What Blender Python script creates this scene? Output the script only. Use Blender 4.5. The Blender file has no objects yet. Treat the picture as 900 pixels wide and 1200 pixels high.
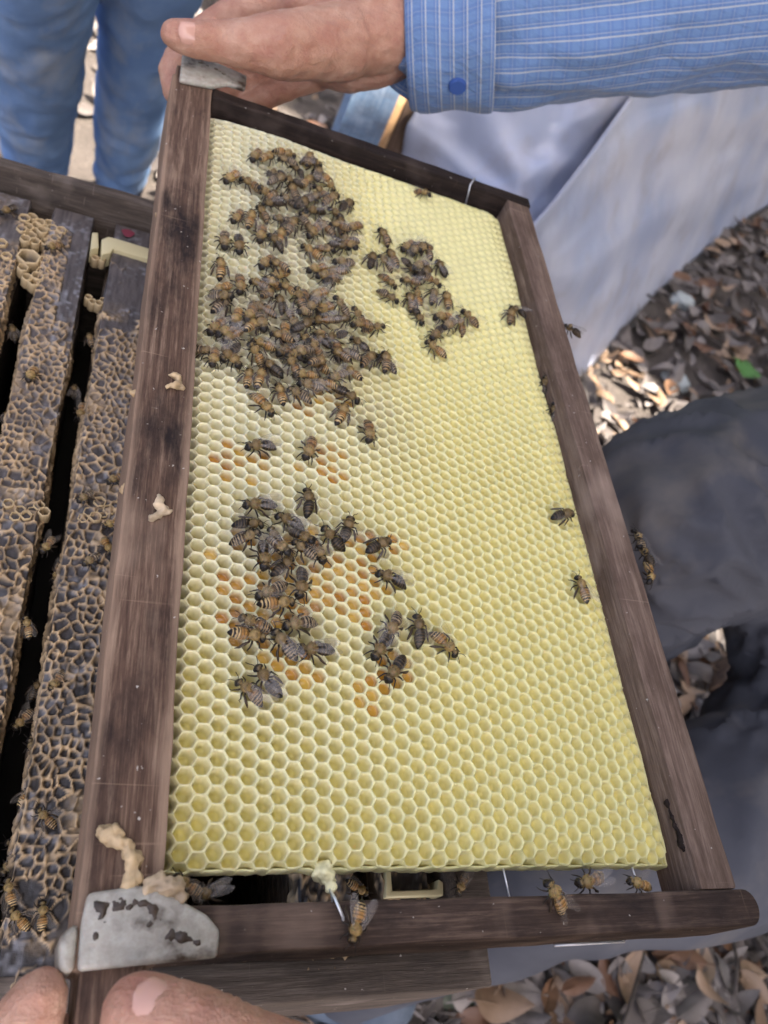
import bpy, bmesh, math, random
import numpy as np
from mathutils import Vector, Matrix, noise

rng = random.Random(7)
nrng = np.random.default_rng(11)
SC = bpy.context.scene
COL = SC.collection
R = math.radians

# ------------------------------------------------------------------ camera
# world: X to the right along the held frame, Y away along it, Z up, metres
F = 933.26
D2 = np.array([2757.08 - 450, 983.7 - 600, F]); D2 /= np.linalg.norm(D2)
D1 = np.array([304.02 - 450, -792.22 - 600, F]); D1 /= np.linalg.norm(D1)
DN = np.cross(D1, D2)
CAMZ = 1.05
ZC = 0.81            # rim plane of the held comb
ZB = 0.818           # upper face of the held frame's bars
ZH = 0.74            # upper face of the bars in the hive


def U(px, py, z):
    """world point at height z that the photograph shows at this pixel (layout survey)"""
    q = np.array([px - 450.0, py - 600.0, F])
    q = q / (q @ DN) * (CAMZ - z)
    return Vector((float(q @ D2), float(q @ D1), z))


def PX(v):
    w = np.array([v[0], v[1], v[2] - CAMZ])
    q = w[0] * D2 + w[1] * D1 - w[2] * DN
    return 450 + F * q[0] / q[2], 600 + F * q[1] / q[2]


cam = bpy.data.cameras.new('camera')
camo = bpy.data.objects.new('camera', cam); COL.objects.link(camo)
right = Vector((D2[0], D1[0], -DN[0])); down = Vector((D2[1], D1[1], -DN[1])); fwd = Vector((D2[2], D1[2], -DN[2]))
m3 = Matrix((right, -down, -fwd)).transposed()
camo.matrix_world = Matrix.Translation((0, 0, CAMZ)) @ m3.to_4x4()
cam.sensor_fit = 'VERTICAL'; cam.sensor_height = 7.2; cam.lens = F / 1200 * 7.2
cam.clip_start = 0.01; cam.clip_end = 2000
cam.dof.use_dof = True; cam.dof.focus_distance = 0.285; cam.dof.aperture_fstop = 3.2
SC.camera = camo

# ------------------------------------------------------------------ light
SUN_EL, SUN_AZ = R(60), R(-40)       # azimuth of the sun measured in XY from +X
w = bpy.data.worlds.new('World'); SC.world = w; w.use_nodes = True
nt = w.node_tree; nt.nodes.clear()
sky = nt.nodes.new('ShaderNodeTexSky'); sky.sky_type = 'NISHITA'; sky.sun_disc = False
sky.sun_elevation = SUN_EL; sky.sun_rotation = R(90) - SUN_AZ
sky.air_density = 0.42; sky.dust_density = 7.0; sky.ozone_density = 0.0
bg = nt.nodes.new('ShaderNodeBackground'); bg.inputs['Strength'].default_value = 0.15
wo = nt.nodes.new('ShaderNodeOutputWorld')
nt.links.new(sky.outputs[0], bg.inputs['Color']); nt.links.new(bg.outputs[0], wo.inputs['Surface'])
SUND = Vector((math.cos(SUN_EL) * math.cos(SUN_AZ), math.cos(SUN_EL) * math.sin(SUN_AZ), math.sin(SUN_EL)))
sl = bpy.data.lights.new('sun', 'SUN'); sl.energy = 4.5; sl.angle = R(0.53); sl.color = (1, 0.93, 0.82)
slo = bpy.data.objects.new('sun', sl); COL.objects.link(slo)
slo.rotation_euler = SUND.to_track_quat('Z', 'Y').to_euler(); slo.location = SUND * 20
SC.view_settings.view_transform = 'Standard'; SC.view_settings.look = 'None'
SC.view_settings.exposure = 2.58; SC.view_settings.gamma = 1
SC.cycles.max_bounces = 6; SC.cycles.transparent_max_bounces = 8


# ------------------------------------------------------------------ helpers
def tag(o, label=None, cat=None, group=None, kind=None):
    if label: o['label'] = label
    if cat: o['category'] = cat
    if group: o['group'] = group
    if kind: o['kind'] = kind
    return o


def empty(name, loc=(0, 0, 0), label=None, cat=None, group=None):
    o = bpy.data.objects.new(name, None); COL.objects.link(o); o.location = loc
    o.empty_display_size = 0.02
    return tag(o, label, cat, group)


def link(name, me, parent=None, mat=None):
    o = bpy.data.objects.new(name, me); COL.objects.link(o)
    if mat is not None and len(me.materials) == 0: me.materials.append(mat)
    if parent is not None:
        o.parent = parent
        o.matrix_parent_inverse = Matrix.Translation(-Vector(root_loc(parent)))
    return o


def root_loc(p):
    l = Vector(p.location)
    return l


def mesh(name, V, Fc, smooth=True, col=None, mats=None, mi=None, uv=None):
    me = bpy.data.meshes.new(name)
    V = [tuple(v) for v in V] if not isinstance(V, np.ndarray) else V.tolist()
    me.from_pydata(V, [], Fc if not isinstance(Fc, np.ndarray) else Fc.tolist())
    if smooth: me.polygons.foreach_set('use_smooth', [True] * len(me.polygons))
    if col is not None:
        a = me.color_attributes.new('col', 'FLOAT_COLOR', 'POINT')
        c = np.ones((len(V), 4), dtype=np.float32); c[:, :3] = np.asarray(col, dtype=np.float32)[:, :3]
        a.data.foreach_set('color', c.ravel())
    if uv is not None:
        for nm, arr in (('uu', uv[0]), ('vv', uv[1])):
            a = me.attributes.new(nm, 'FLOAT', 'POINT'); a.data.foreach_set('value', np.asarray(arr, dtype=np.float32))
    for m in mats or []: me.materials.append(m)
    if mi is not None: me.polygons.foreach_set('material_index', mi)
    me.update()
    return me


class MB:
    """collects shapes into one mesh"""
    def __init__(s): s.V = []; s.F = []; s.C = []
    def add(s, V, Fc, c=None):
        b = len(s.V); s.V += [tuple(v) for v in V]; s.F += [tuple(i + b for i in f) for f in Fc]
        s.C += [c or (0.5, 0.5, 0.5)] * len(V) if not (isinstance(c, list)) else c
    def tube(s, P, rad, n=6, c=None, caps=True, flat=1.0):
        P = [Vector(p) for p in P]; V = []; Fc = []
        if not hasattr(rad, '__len__'): rad = [rad] * len(P)
        for i, p in enumerate(P):
            t = (P[min(i + 1, len(P) - 1)] - P[max(i - 1, 0)]).normalized()
            a = t.orthogonal().normalized() if abs(t.z) > 0.95 else t.cross(Vector((0, 0, 1))).normalized()
            b = a.cross(t).normalized()
            for k in range(n):
                an = 2 * math.pi * k / n
                V.append(p + (a * math.cos(an) + b * math.sin(an) * flat) * rad[i])
        for i in range(len(P) - 1):
            for k in range(n):
                Fc.append((i * n + k, i * n + (k + 1) % n, (i + 1) * n + (k + 1) % n, (i + 1) * n + k))
        if caps:
            Fc.append(tuple(range(n))[::-1]); Fc.append(tuple((len(P) - 1) * n + k for k in range(n)))
        s.add(V, Fc, c)
    def build(s, name, smooth=True, mats=None):
        return mesh(name, s.V, s.F, smooth, s.C, mats)


def box_mesh(name, x0, x1, y0, y1, z0, z1, bev=0.001, mats=None, wob=0.0, ny=1, nx=1, seed=0):
    bm = bmesh.new()
    bmesh.ops.create_cube(bm, size=1)
    for v in bm.verts:
        v.co = Vector(((x0 + x1) / 2 + v.co.x * (x1 - x0), (y0 + y1) / 2 + v.co.y * (y1 - y0), (z0 + z1) / 2 + v.co.z * (z1 - z0)))
    if ny > 1:
        ed = [e for e in bm.edges if abs(e.verts[0].co.y - e.verts[1].co.y) > 1e-6]
        bmesh.ops.subdivide_edges(bm, edges=ed, cuts=ny, use_grid_fill=True)
    if nx > 1:
        ed = [e for e in bm.edges if abs(e.verts[0].co.x - e.verts[1].co.x) > 1e-6]
        bmesh.ops.subdivide_edges(bm, edges=ed, cuts=nx, use_grid_fill=True)
    if bev:
        ed = [e for e in bm.edges if len(e.link_faces) == 2 and e.calc_face_angle(0) > 0.5]
        bmesh.ops.bevel(bm, geom=ed, offset=bev, segments=2, affect='EDGES', profile=0.6)
    if wob:
        for v in bm.verts:
            v.co += noise.noise_vector(v.co * 60 + Vector((seed * 3.1, 0, 0))) * wob + noise.noise_vector(v.co * 18 + Vector((seed, 5, 0))) * wob * 0.8
    me = bpy.data.meshes.new(name); bm.to_mesh(me); bm.free()
    me.polygons.foreach_set('use_smooth', [True] * len(me.polygons))
    try: me.set_sharp_from_angle(angle=R(40))
    except Exception: pass
    for m in mats or []: me.materials.append(m)
    return me


def capsules(name, segs, voxel, smooth=6, wr=None):
    """one continuous skin over tapered limbs: segs = [(p0, r0, p1, r1)]"""
    V = []; Fc = []
    def ball(p, r):
        bm = bmesh.new(); bmesh.ops.create_icosphere(bm, subdivisions=2, radius=r)
        b = len(V); V.extend((v.co + Vector(p)) for v in bm.verts)
        Fc.extend(tuple(v.index + b for v in f.verts) for f in bm.faces); bm.free()
    for p0, r0, p1, r1 in segs:
        p0 = Vector(p0); p1 = Vector(p1)
        ball(p0, r0); ball(p1, r1)
        t = (p1 - p0).normalized(); a = t.orthogonal().normalized(); bb = t.cross(a)
        b = len(V); n = 14
        for p, r in ((p0, r0), (p1, r1)):
            for k in range(n):
                an = 2 * math.pi * k / n; V.append(p + (a * math.cos(an) + bb * math.sin(an)) * r)
        for k in range(n): Fc.append((b + k, b + (k + 1) % n, b + n + (k + 1) % n, b + n + k))
        Fc.append(tuple(b + k for k in range(n))[::-1]); Fc.append(tuple(b + n + k for k in range(n)))
    me = mesh(name, V, Fc)
    o = bpy.data.objects.new('tmp', me); COL.objects.link(o)
    m = o.modifiers.new('r', 'REMESH'); m.mode = 'VOXEL'; m.voxel_size = voxel; m.use_smooth_shade = True
    s = o.modifiers.new('s', 'SMOOTH'); s.iterations = smooth; s.factor = 0.5
    dg = bpy.context.evaluated_depsgraph_get()
    ev = o.evaluated_get(dg); out = bpy.data.meshes.new_from_object(ev)
    bpy.data.objects.remove(o); bpy.data.meshes.remove(me)
    out.name = name
    out.polygons.foreach_set('use_smooth', [True] * len(out.polygons))
    return out


def get_co(me):
    a = np.empty(len(me.vertices) * 3, dtype=np.float32); me.vertices.foreach_get('co', a); return a.reshape(-1, 3)


def set_co(me, a): me.vertices.foreach_set('co', np.asarray(a, dtype=np.float32).ravel()); me.update()


def get_no(me):
    a = np.empty(len(me.vertices) * 3, dtype=np.float32); me.vertices.foreach_get('normal', a); return a.reshape(-1, 3)


def set_attr(me, name, vals):
    a = me.attributes.new(name, 'FLOAT', 'POINT'); a.data.foreach_set('value', np.asarray(vals, dtype=np.float32))


def join_meshes(name, ms):
    V = []; Fc = []
    for me in ms:
        b = len(V); V.extend(v.co.copy() for v in me.vertices)
        Fc.extend(tuple(i + b for i in p.vertices) for p in me.polygons)
    return mesh(name, V, Fc)


# ------------------------------------------------------------------ materials
class NT:
    def __init__(s, name):
        s.m = bpy.data.materials.new(name); s.m.use_nodes = True; s.t = s.m.node_tree; s.t.nodes.clear()
        s.out = s.n('ShaderNodeOutputMaterial'); s.b = s.n('ShaderNodeBsdfPrincipled'); s.l(s.b.outputs[0], s.out.inputs['Surface'])
        s._c = None
    def n(s, k, **kw):
        x = s.t.nodes.new(k)
        for a, v in kw.items(): setattr(x, a, v)
        return x
    def l(s, a, b): s.t.links.new(a, b)
    def obj(s):
        if not s._c: s._c = s.n('ShaderNodeTexCoord')
        return s._c.outputs['Object']
    def map(s, scale=(1, 1, 1), loc=(0, 0, 0), rot=(0, 0, 0)):
        m = s.n('ShaderNodeMapping'); m.inputs['Scale'].default_value = scale; m.inputs['Location'].default_value = loc; m.inputs['Rotation'].default_value = rot
        s.l(s.obj(), m.inputs['Vector']); return m.outputs[0]
    def noise(s, vec, scale, detail=5, rough=0.6, dist=0.0):
        x = s.n('ShaderNodeTexNoise'); x.inputs['Scale'].default_value = scale; x.inputs['Detail'].default_value = detail
        x.inputs['Roughness'].default_value = rough; x.inputs['Distortion'].default_value = dist
        if vec is not None: s.l(vec, x.inputs['Vector'])
        return x.outputs['Fac']
    def ramp(s, fac, pts):
        x = s.n('ShaderNodeValToRGB'); e = x.color_ramp.elements
        while len(e) < len(pts): e.new(0.5)
        for i, (p, c) in enumerate(pts):
            e[i].position = p; e[i].color = (*c, 1) if len(c) == 3 else c
        s.l(fac, x.inputs['Fac']); return x.outputs['Color']
    def mix(s, fac, a, b, mode='MIX'):
        x = s.n('ShaderNodeMix', data_type='RGBA', blend_type=mode)
        for i, v in ((0, fac), (6, a), (7, b)):
            if isinstance(v, (int, float)): x.inputs[i].default_value = v
            elif isinstance(v, tuple): x.inputs[i].default_value = (*v, 1)
            else: s.l(v, x.inputs[i])
        return x.outputs[2]
    def math(s, op, a, b=None):
        x = s.n('ShaderNodeMath', operation=op)
        for i, v in ((0, a), (1, b)):
            if v is None: continue
            if isinstance(v, (int, float)): x.inputs[i].default_value = v
            else: s.l(v, x.inputs[i])
        return x.outputs[0]
    def attr(s, name):
        x = s.n('ShaderNodeAttribute'); x.attribute_name = name; return x
    def set(s, **kw):
        for k, v in kw.items():
            i = s.b.inputs[k.replace('_', ' ')]
            if isinstance(v, (int, float)): i.default_value = v
            elif isinstance(v, tuple): i.default_value = (*v, 1) if len(v) == 3 and i.type == 'RGBA' else v
            else: s.l(v, i)
    def bump(s, h, strength=0.3, dist=0.001, nrm=None):
        x = s.n('ShaderNodeBump'); x.inputs['Strength'].default_value = strength; x.inputs['Distance'].default_value = dist
        s.l(h, x.inputs['Height'])
        if nrm is not None: s.l(nrm, x.inputs['Normal'])
        s.l(x.outputs[0], s.b.inputs['Normal']); return x.outputs[0]


def wood_mat(name, c_dark, c_mid, c_light, axis='Y', edge=None, rough=0.8, stain=(0.03, 0.02, 0.025), stain_amt=0.55, seed=0.0, gs=1.0):
    t = NT(name)
    sc = {'Y': (1, 0.045, 1), 'X': (0.045, 1, 1), 'Z': (1, 1, 0.045)}[axis]
    v = t.map(sc, (seed, seed * 1.7, seed * .3))
    g1 = t.noise(v, 330 * gs, 8, 0.75, 0.5); g2 = t.noise(v, 1300 * gs, 4, 0.7)
    grain = t.math('ADD', t.math('MULTIPLY', g1, 0.65), t.math('MULTIPLY', g2, 0.35))
    c = t.ramp(grain, [(0.32, c_dark), (0.5, c_mid), (0.68, c_light)])
    st = t.noise(t.map((1, 0.42, 1) if axis == 'Y' else (0.42, 1, 1), (seed + 3, 0, 0)), 48, 6, 0.68)
    sf = t.ramp(st, [(0.46, (0, 0, 0)), (0.66, (1, 1, 1))])
    c = t.mix(t.math('MULTIPLY', sf, stain_amt), c, stain)
    pl = t.noise(t.map((1, .5, 1), (seed, 9, 1)), 34, 3, 0.6)
    pf = t.ramp(pl, [(0.56, (0, 0, 0)), (0.72, (1, 1, 1))])
    c = t.mix(t.math('MULTIPLY', pf, 0.45), c, tuple(min(1, x * 1.25 + .02) for x in c_light))
    wv = t.n('ShaderNodeTexNoise'); wv.inputs['Scale'].default_value = 1; wv.inputs['Detail'].default_value = 2
    t.l(t.map((14, 420, 60) if axis == 'Y' else (420, 14, 60), (seed, 0, 0), (0, 0, R(24))), wv.inputs['Vector'])
    c = t.mix(t.math('MULTIPLY', t.ramp(wv.outputs['Fac'], [(0.69, (0, 0, 0)), (0.73, (1, 1, 1))]), .28), c, tuple(min(1, x * 1.3) for x in c_light))
    if edge:
        sx = t.n('ShaderNodeSeparateXYZ'); t.l(t.obj(), sx.inputs[0]); q = sx.outputs[edge[0]]
        dd = t.math('MINIMUM', t.math('SUBTRACT', q, edge[1]), t.math('SUBTRACT', edge[2], q))
        ef = t.math('SUBTRACT', t.math('ADD', 0.0026, t.math('MULTIPLY', g1, .004)), dd)
        ef = t.math('MULTIPLY', ef, 420)
        en = t.n('ShaderNodeClamp'); t.l(ef, en.inputs[0])
        c = t.mix(t.math('MULTIPLY', en.outputs[0], t.math('ADD', .25, t.math('MULTIPLY', pl, .55))), c, tuple(min(1, x * 1.15) for x in c_light))
    # fine pale scratches and specks of wax
    sp = t.noise(t.map((1, 1, 1), (seed, 2, 2)), 420, 2, 0.5)
    c = t.mix(t.ramp(sp, [(0.735, (0, 0, 0)), (0.78, (1, 1, 1))]), c, (0.42, 0.38, 0.33))
    t.set(Base_Color=c, Roughness=t.math('ADD', t.math('MULTIPLY', st, 0.35), rough - 0.2))
    t.b.inputs['Specular IOR Level'].default_value = 0.22
    t.bump(t.math('ADD', grain, t.math('MULTIPLY', st, 0.5)), 0.8, 0.0009)
    return t.m


M = {}
M['bar_left'] = wood_mat('weathered_wood', (0.028, 0.015, 0.010), (0.108, 0.063, 0.042), (0.30, 0.205, 0.14), 'Y', edge=(0, 0.0167, 0.0407), stain=(0.012, 0.008, 0.008), stain_amt=.92, seed=1)
M['bar_right'] = wood_mat('grey_brown_wood', (0.060, 0.037, 0.026), (0.150, 0.100, 0.073), (0.29, 0.21, 0.16), 'Y', stain=(0.04, 0.022, 0.015), stain_amt=.5, seed=4)
M['bar_top'] = wood_mat('dark_wood', (0.007, 0.004, 0.003), (0.018, 0.011, 0.008), (0.05, 0.032, 0.023), 'X', stain=(0.012, 0.008, 0.008), seed=7)
M['bar_bot'] = wood_mat('brown_wood', (0.020, 0.012, 0.009), (0.060, 0.038, 0.027), (0.17, 0.115, 0.082), 'X', stain=(0.012, 0.009, 0.009), stain_amt=.8, seed=9)
M['hive_wood'] = wood_mat('grey_hive_wood', (0.042, 0.031, 0.024), (0.10, 0.077, 0.060), (0.20, 0.16, 0.13), 'X', stain=(0.03, 0.025, 0.022), seed=12)
M['post_wood'] = wood_mat('brown_post_wood', (0.05, 0.03, 0.02), (0.12, 0.075, 0.05), (0.2, 0.14, 0.1), 'Z', seed=15)
M['sunlit_raw_wood'] = wood_mat('sunlit_orange_raw_wood', (0.42, 0.22, 0.10), (0.6, 0.36, 0.18), (0.75, 0.5, 0.28), 'Z', stain=(0.4, 0.2, 0.1), seed=16)  # orange of a sunlit edge put into the wood colour; also colours the stake's pale strip
M['blue_wood'] = wood_mat('blue_painted_wood', (0.10, 0.16, 0.26), (0.16, 0.24, 0.36), (0.3, 0.36, 0.45), 'Z', stain=(0.1, 0.1, 0.12), seed=18)


def wax_mat(name, rough=0.42, sss=0.25, bump=0.35):
    t = NT(name); a = t.attr('col')
    n1 = t.noise(t.obj(), 900, 4, 0.6); n2 = t.noise(t.obj(), 90, 4, 0.6)
    c = t.mix(t.math('MULTIPLY', n2, 0.25), a.outputs['Color'], (0.72, 0.70, 0.45), 'MULTIPLY')
    t.set(Base_Color=a.outputs['Color'] if name != 'comb_wax' else c, Roughness=rough)
    if sss:
        t.set(Subsurface_Weight=sss); t.b.inputs['Subsurface Radius'].default_value = (1.0, 0.8, 0.35); t.b.inputs['Subsurface Scale'].default_value = 0.0012
    t.bump(n1, bump, 0.0003)
    return t.m


M['wax'] = wax_mat('comb_wax')
M['honey'] = NT('cell_honey').m
_t = NT('cell_nectar'); _a = _t.attr('col'); _t.set(Base_Color=_a.outputs['Color'], Roughness=0.08); _t.b.inputs['Coat Weight'].default_value = 0.5; M['honey'] = _t.m
M['burr'] = wax_mat('burr_wax', 0.5, 0.0, 0.6)


def attr_mat(name, rough=0.5, bump=0.0, bscale=2000, sheen=0.0):
    t = NT(name); a = t.attr('col'); t.set(Base_Color=a.outputs['Color'], Roughness=rough)
    if bump: t.bump(t.noise(t.obj(), bscale, 3, 0.6), bump, 0.0002)
    if sheen: t.b.inputs['Sheen Weight'].default_value = sheen
    return t.m


M['bee'] = attr_mat('bee_body', 0.42, 0.3, 3000); M['bee'].node_tree.nodes['Principled BSDF'].inputs['Specular IOR Level'].default_value = 0.28
M['plastic_cream'] = NT('cream_plastic').m
_t = NT('cream_spacer_plastic'); _t.set(Base_Color=(0.58, 0.50, 0.28), Roughness=0.4); _t.bump(_t.noise(_t.obj(), 400), 0.2, 0.0005); M['plastic_cream'] = _t.m
# grey plastic with propolis stains
_t = NT('stained_grey_plastic')
_n = _t.noise(_t.map((1, 1, 1), (0.31, .2, 0)), 75, 4, 0.6); _n2 = _t.noise(_t.obj(), 320, 4, 0.65)
_c = _t.mix(_t.ramp(_n2, [(0.35, (0, 0, 0)), (0.7, (1, 1, 1))]), (0.29, 0.265, 0.215), (0.43, 0.40, 0.34))
_c = _t.mix(_t.ramp(_t.math('ADD', _t.math('MULTIPLY', _n, .8), _t.math('MULTIPLY', _n2, .2)), [(0.53, (0, 0, 0)), (0.64, (1, 1, 1))]), _c, (0.055, 0.035, 0.022))
_t.set(Base_Color=_c, Roughness=0.42, Subsurface_Weight=0.15); _t.b.inputs['Subsurface Scale'].default_value = 0.002
_t.bump(_t.math('ADD', _n, _n2), 0.35, 0.001); M['cap'] = _t.m
_t = NT('steel_wire'); _t.set(Base_Color=(0.75, 0.76, 0.78), Metallic=0.6, Roughness=0.35); M['wire'] = _t.m
# wings
_t = NT('bee_wing'); _a = _t.attr('col')
_t.set(Base_Color=_a.outputs['Color'], Roughness=0.22); _t.b.inputs['Specular IOR Level'].default_value = .3; _t.b.inputs['Alpha'].default_value = 1.0
_tr = _t.n('ShaderNodeBsdfTransparent'); _mx = _t.n('ShaderNodeMixShader')
_fac = _t.math('ADD', _t.math('MULTIPLY', _t.noise(_t.obj(), 120, 1), 0.16), 0.03)
_t.l(_fac, _mx.inputs[0]); _t.l(_tr.outputs[0], _mx.inputs[1]); _t.l(_t.b.outputs[0], _mx.inputs[2]); _t.l(_mx.outputs[0], _t.out.inputs['Surface'])
M['wing'] = _t.m
_t = NT('bee_wing_milky'); _a = _t.attr('col')
_t.set(Base_Color=_t.mix(.6, _a.outputs['Color'], (.45, .41, .38)), Roughness=0.2)  # glare on some wings, put in as a paler, denser wing colour
_tr = _t.n('ShaderNodeBsdfTransparent'); _mx = _t.n('ShaderNodeMixShader')
_fac = _t.math('ADD', _t.math('MULTIPLY', _t.noise(_t.obj(), 120, 1), 0.30), 0.04)
_t.l(_fac, _mx.inputs[0]); _t.l(_tr.outputs[0], _mx.inputs[1]); _t.l(_t.b.outputs[0], _mx.inputs[2]); _t.l(_mx.outputs[0], _t.out.inputs['Surface'])
M['wing_milky'] = _t.m
# skin
_t = NT('skin')
_n = _t.noise(_t.obj(), 75, 6, 0.68); _n2 = _t.noise(_t.obj(), 1100, 3, 0.6)
_c = _t.ramp(_n, [(0.3, (0.35, 0.150, 0.100)), (0.5, (0.43, 0.225, 0.150)), (0.70, (0.52, 0.315, 0.22))])
_t.set(Base_Color=_c, Roughness=0.5, Subsurface_Weight=0.3); _t.b.inputs['Subsurface Radius'].default_value = (1, .35, .2); _t.b.inputs['Subsurface Scale'].default_value = 0.003
_v = _t.n('ShaderNodeTexVoronoi'); _v.feature = 'DISTANCE_TO_EDGE'; _v.inputs['Scale'].default_value = 700; _t.l(_t.map((1, 0.6, 1)), _v.inputs['Vector'])
_wr = _t.noise(_t.map((0.35, 1, 1), (0, 0, 0), (0, 0, 0.5)), 190, 4, 0.6, 1.0)
_t.bump(_t.math('ADD', _t.math('ADD', _t.math('MULTIPLY', _v.outputs['Distance'], 0.6), _n2), _t.math('MULTIPLY', _wr, 2.2)), 0.8, 0.0008); M['skin'] = _t.m
_t = NT('nail'); _t.set(Base_Color=(0.52, 0.295, 0.225), Roughness=0.18); M['nail'] = _t.m


def plaid_mat():
    t = NT('blue_plaid_cloth')
    u = t.attr('uu').outputs['Fac']; v = t.attr('vv').outputs['Fac']
    def lines(x, period, width, off=0.0):
        p = t.math('FRACT', t.math('ADD', t.math('DIVIDE', x, period), off + 100))
        d = t.math('ABSOLUTE', t.math('SUBTRACT', p, 0.5))
        return t.math('LESS_THAN', d, width / period / 2)
    nz = t.noise(t.obj(), 2500, 2, .6)
    base = t.mix(nz, (0.088, 0.165, 0.32), (0.145, 0.24, 0.42))
    band = t.math('MULTIPLY', lines(u, 0.0080, 0.0038), 0.35)
    base = t.mix(band, base, (0.06, 0.12, 0.29))
    band = t.math('MULTIPLY', lines(v, 0.0080, 0.0038, 0.2), 0.35)
    base = t.mix(band, base, (0.06, 0.12, 0.29))
    wl = t.math('MAXIMUM', t.math('MULTIPLY', lines(v, 0.0080, 0.0008), 0.62), t.math('MULTIPLY', lines(u, 0.0080, 0.0006), 0.16))
    wl2 = t.math('MULTIPLY', lines(v, 0.0080, 0.0006, 0.26), 0.30)
    base = t.mix(t.math('MAXIMUM', wl, wl2), base, (0.48, 0.48, 0.43))
    t.set(Base_Color=base, Roughness=0.8)
    t.b.inputs['Sheen Weight'].default_value = 0.2
    t.bump(t.noise(t.map((.5, 1, 1)), 60, 5, 0.6), 0.7, 0.006)
    return t.m


M['plaid'] = plaid_mat()
_t = NT('button_plastic'); _t.set(Base_Color=(0.05, 0.10, 0.30), Roughness=0.25); M['button'] = _t.m


def cloth_mat(name, c0, c1, scale=35, rough=0.75, bdist=0.006, bs=0.5, weave=3000, streak=None):
    t = NT(name); n = t.noise(t.obj(), scale, 5, 0.6); n2 = t.noise(t.obj(), weave, 2, 0.6)
    c = t.mix(t.ramp(n, [(0.35, (0, 0, 0)), (0.65, (1, 1, 1))]), c0, c1)
    c = t.mix(t.math('MULTIPLY', n2, 0.35), c, tuple(x * 1.7 for x in c1))
    if streak: c = t.mix(t.ramp(t.noise(t.map((1, 1, .25)), 16, 4, .6), [(0.5, (0, 0, 0)), (0.75, (1, 1, 1))]), c, streak)
    t.set(Base_Color=c, Roughness=rough); t.b.inputs['Specular IOR Level'].default_value = 0.15
    t.bump(t.math('ADD', n, t.math('MULTIPLY', n2, 0.02)), bs, bdist)
    return t.m


M['denim'] = cloth_mat('blue_denim', (0.13, 0.235, 0.45), (0.22, 0.34, 0.55), 10, 0.85, 0.008, 0.6, streak=(0.42, 0.48, 0.56))
M['grey_cloth'] = cloth_mat('dark_grey_cloth', (0.050, 0.052, 0.062), (0.077, 0.078, 0.089), 9, 0.85, 0.004, 0.25, streak=(0.135, 0.122, 0.112))
M['shoe'] = cloth_mat('dark_shoe', (0.012, 0.012, 0.018), (0.03, 0.03, 0.04), 40)
M['shoe_blue'] = cloth_mat('blue_grey_rubber', (0.05, 0.065, 0.085), (0.09, 0.11, 0.14), 30, 0.5)
_t = NT('tarpaulin_sheet')
_n = _t.noise(_t.obj(), 4.2, 3, 0.5, 0.2); _n2 = _t.noise(_t.obj(), 9, 4, 0.6)
_c = _t.ramp(_n, [(0.35, (0.31, 0.36, 0.50)), (0.62, (0.47, 0.49, 0.575))])
_c = _t.mix(_t.ramp(_n2, [(0.52, (0, 0, 0)), (0.72, (0.6, 0.6, 0.6))]), _c, (0.30, 0.285, 0.31))
_t.set(Base_Color=_c, Roughness=0.38); _t.bump(_t.math('ADD', _t.math('MULTIPLY', _n, 1.0), _t.math('MULTIPLY', _n2, .15)), 0.5, 0.03); M['tarp'] = _t.m


def leaf_mat(name, c0, c1, c2):
    t = NT(name)
    oi = t.n('ShaderNodeObjectInfo')
    n = t.noise(t.obj(), 80, 4, 0.6)
    a = t.attr('rnd').outputs['Fac']
    f = t.math('ADD', t.math('MULTIPLY', t.math('FRACT', t.math('ADD', oi.outputs['Random'], a)), 0.75), t.math('MULTIPLY', n, 0.25))
    t.set(Base_Color=t.ramp(f, [(0.1, c0), (0.5, c1), (0.9, c2)]), Roughness=0.6)
    t.bump(t.noise(t.obj(), 300, 3), 0.4, 0.001)
    return t.m


M['leaf_grey'] = leaf_mat('grey_dry_leaf', (0.052, 0.041, 0.035), (0.125, 0.103, 0.092), (0.255, 0.22, 0.20))
M['leaf_tan'] = leaf_mat('tan_dry_leaf', (0.13, 0.078, 0.045), (0.23, 0.145, 0.088), (0.34, 0.235, 0.155))
M['leaf_rust'] = leaf_mat('rust_dry_leaf', (0.08, 0.034, 0.018), (0.135, 0.062, 0.03), (0.20, 0.105, 0.055))
M['leaf_green'] = leaf_mat('fresh_green_leaf', (0.04, 0.13, 0.02), (0.05, 0.16, 0.025), (0.06, 0.18, 0.03))
M['canopy'] = leaf_mat('tree_leaf', (0.04, 0.08, 0.02), (0.05, 0.10, 0.03), (0.07, 0.12, 0.03))
_t = NT('forest_soil')
_n = _t.noise(_t.obj(), 12, 8, 0.65); _n2 = _t.noise(_t.obj(), 90, 6, 0.7)
_c = _t.mix(_n2, _t.ramp(_n, [(0.3, (0.035, 0.028, 0.024)), (0.7, (0.11, 0.09, 0.078))]), (0.15, 0.12, 0.10))
_t.set(Base_Color=_c, Roughness=0.95); _t.bump(_t.math('ADD', _n, _n2), 0.8, 0.02); M['soil'] = _t.m
_t = NT('mossy_stone'); _n = _t.noise(_t.obj(), 60, 6, .65)
_t.set(Base_Color=_t.ramp(_n, [(0.35, (0.05, 0.06, 0.035)), (0.55, (0.13, 0.14, 0.10)), (0.7, (0.26, 0.26, 0.22))]), Roughness=0.9); _t.bump(_n, .7, .006); M['stone'] = _t.m
_t = NT('pale_stone'); _n = _t.noise(_t.obj(), 60, 6, .65)
_t.set(Base_Color=_t.ramp(_n, [(0.35, (0.32, 0.36, 0.36)), (0.7, (0.5, 0.53, 0.52))]), Roughness=0.8); _t.bump(_n, .5, .004); M['pale_stone'] = _t.m
M['bark'] = wood_mat('tree_bark', (0.03, 0.025, 0.02), (0.07, 0.055, 0.045), (0.13, 0.11, 0.09), 'Z', seed=22, gs=.05)

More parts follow.
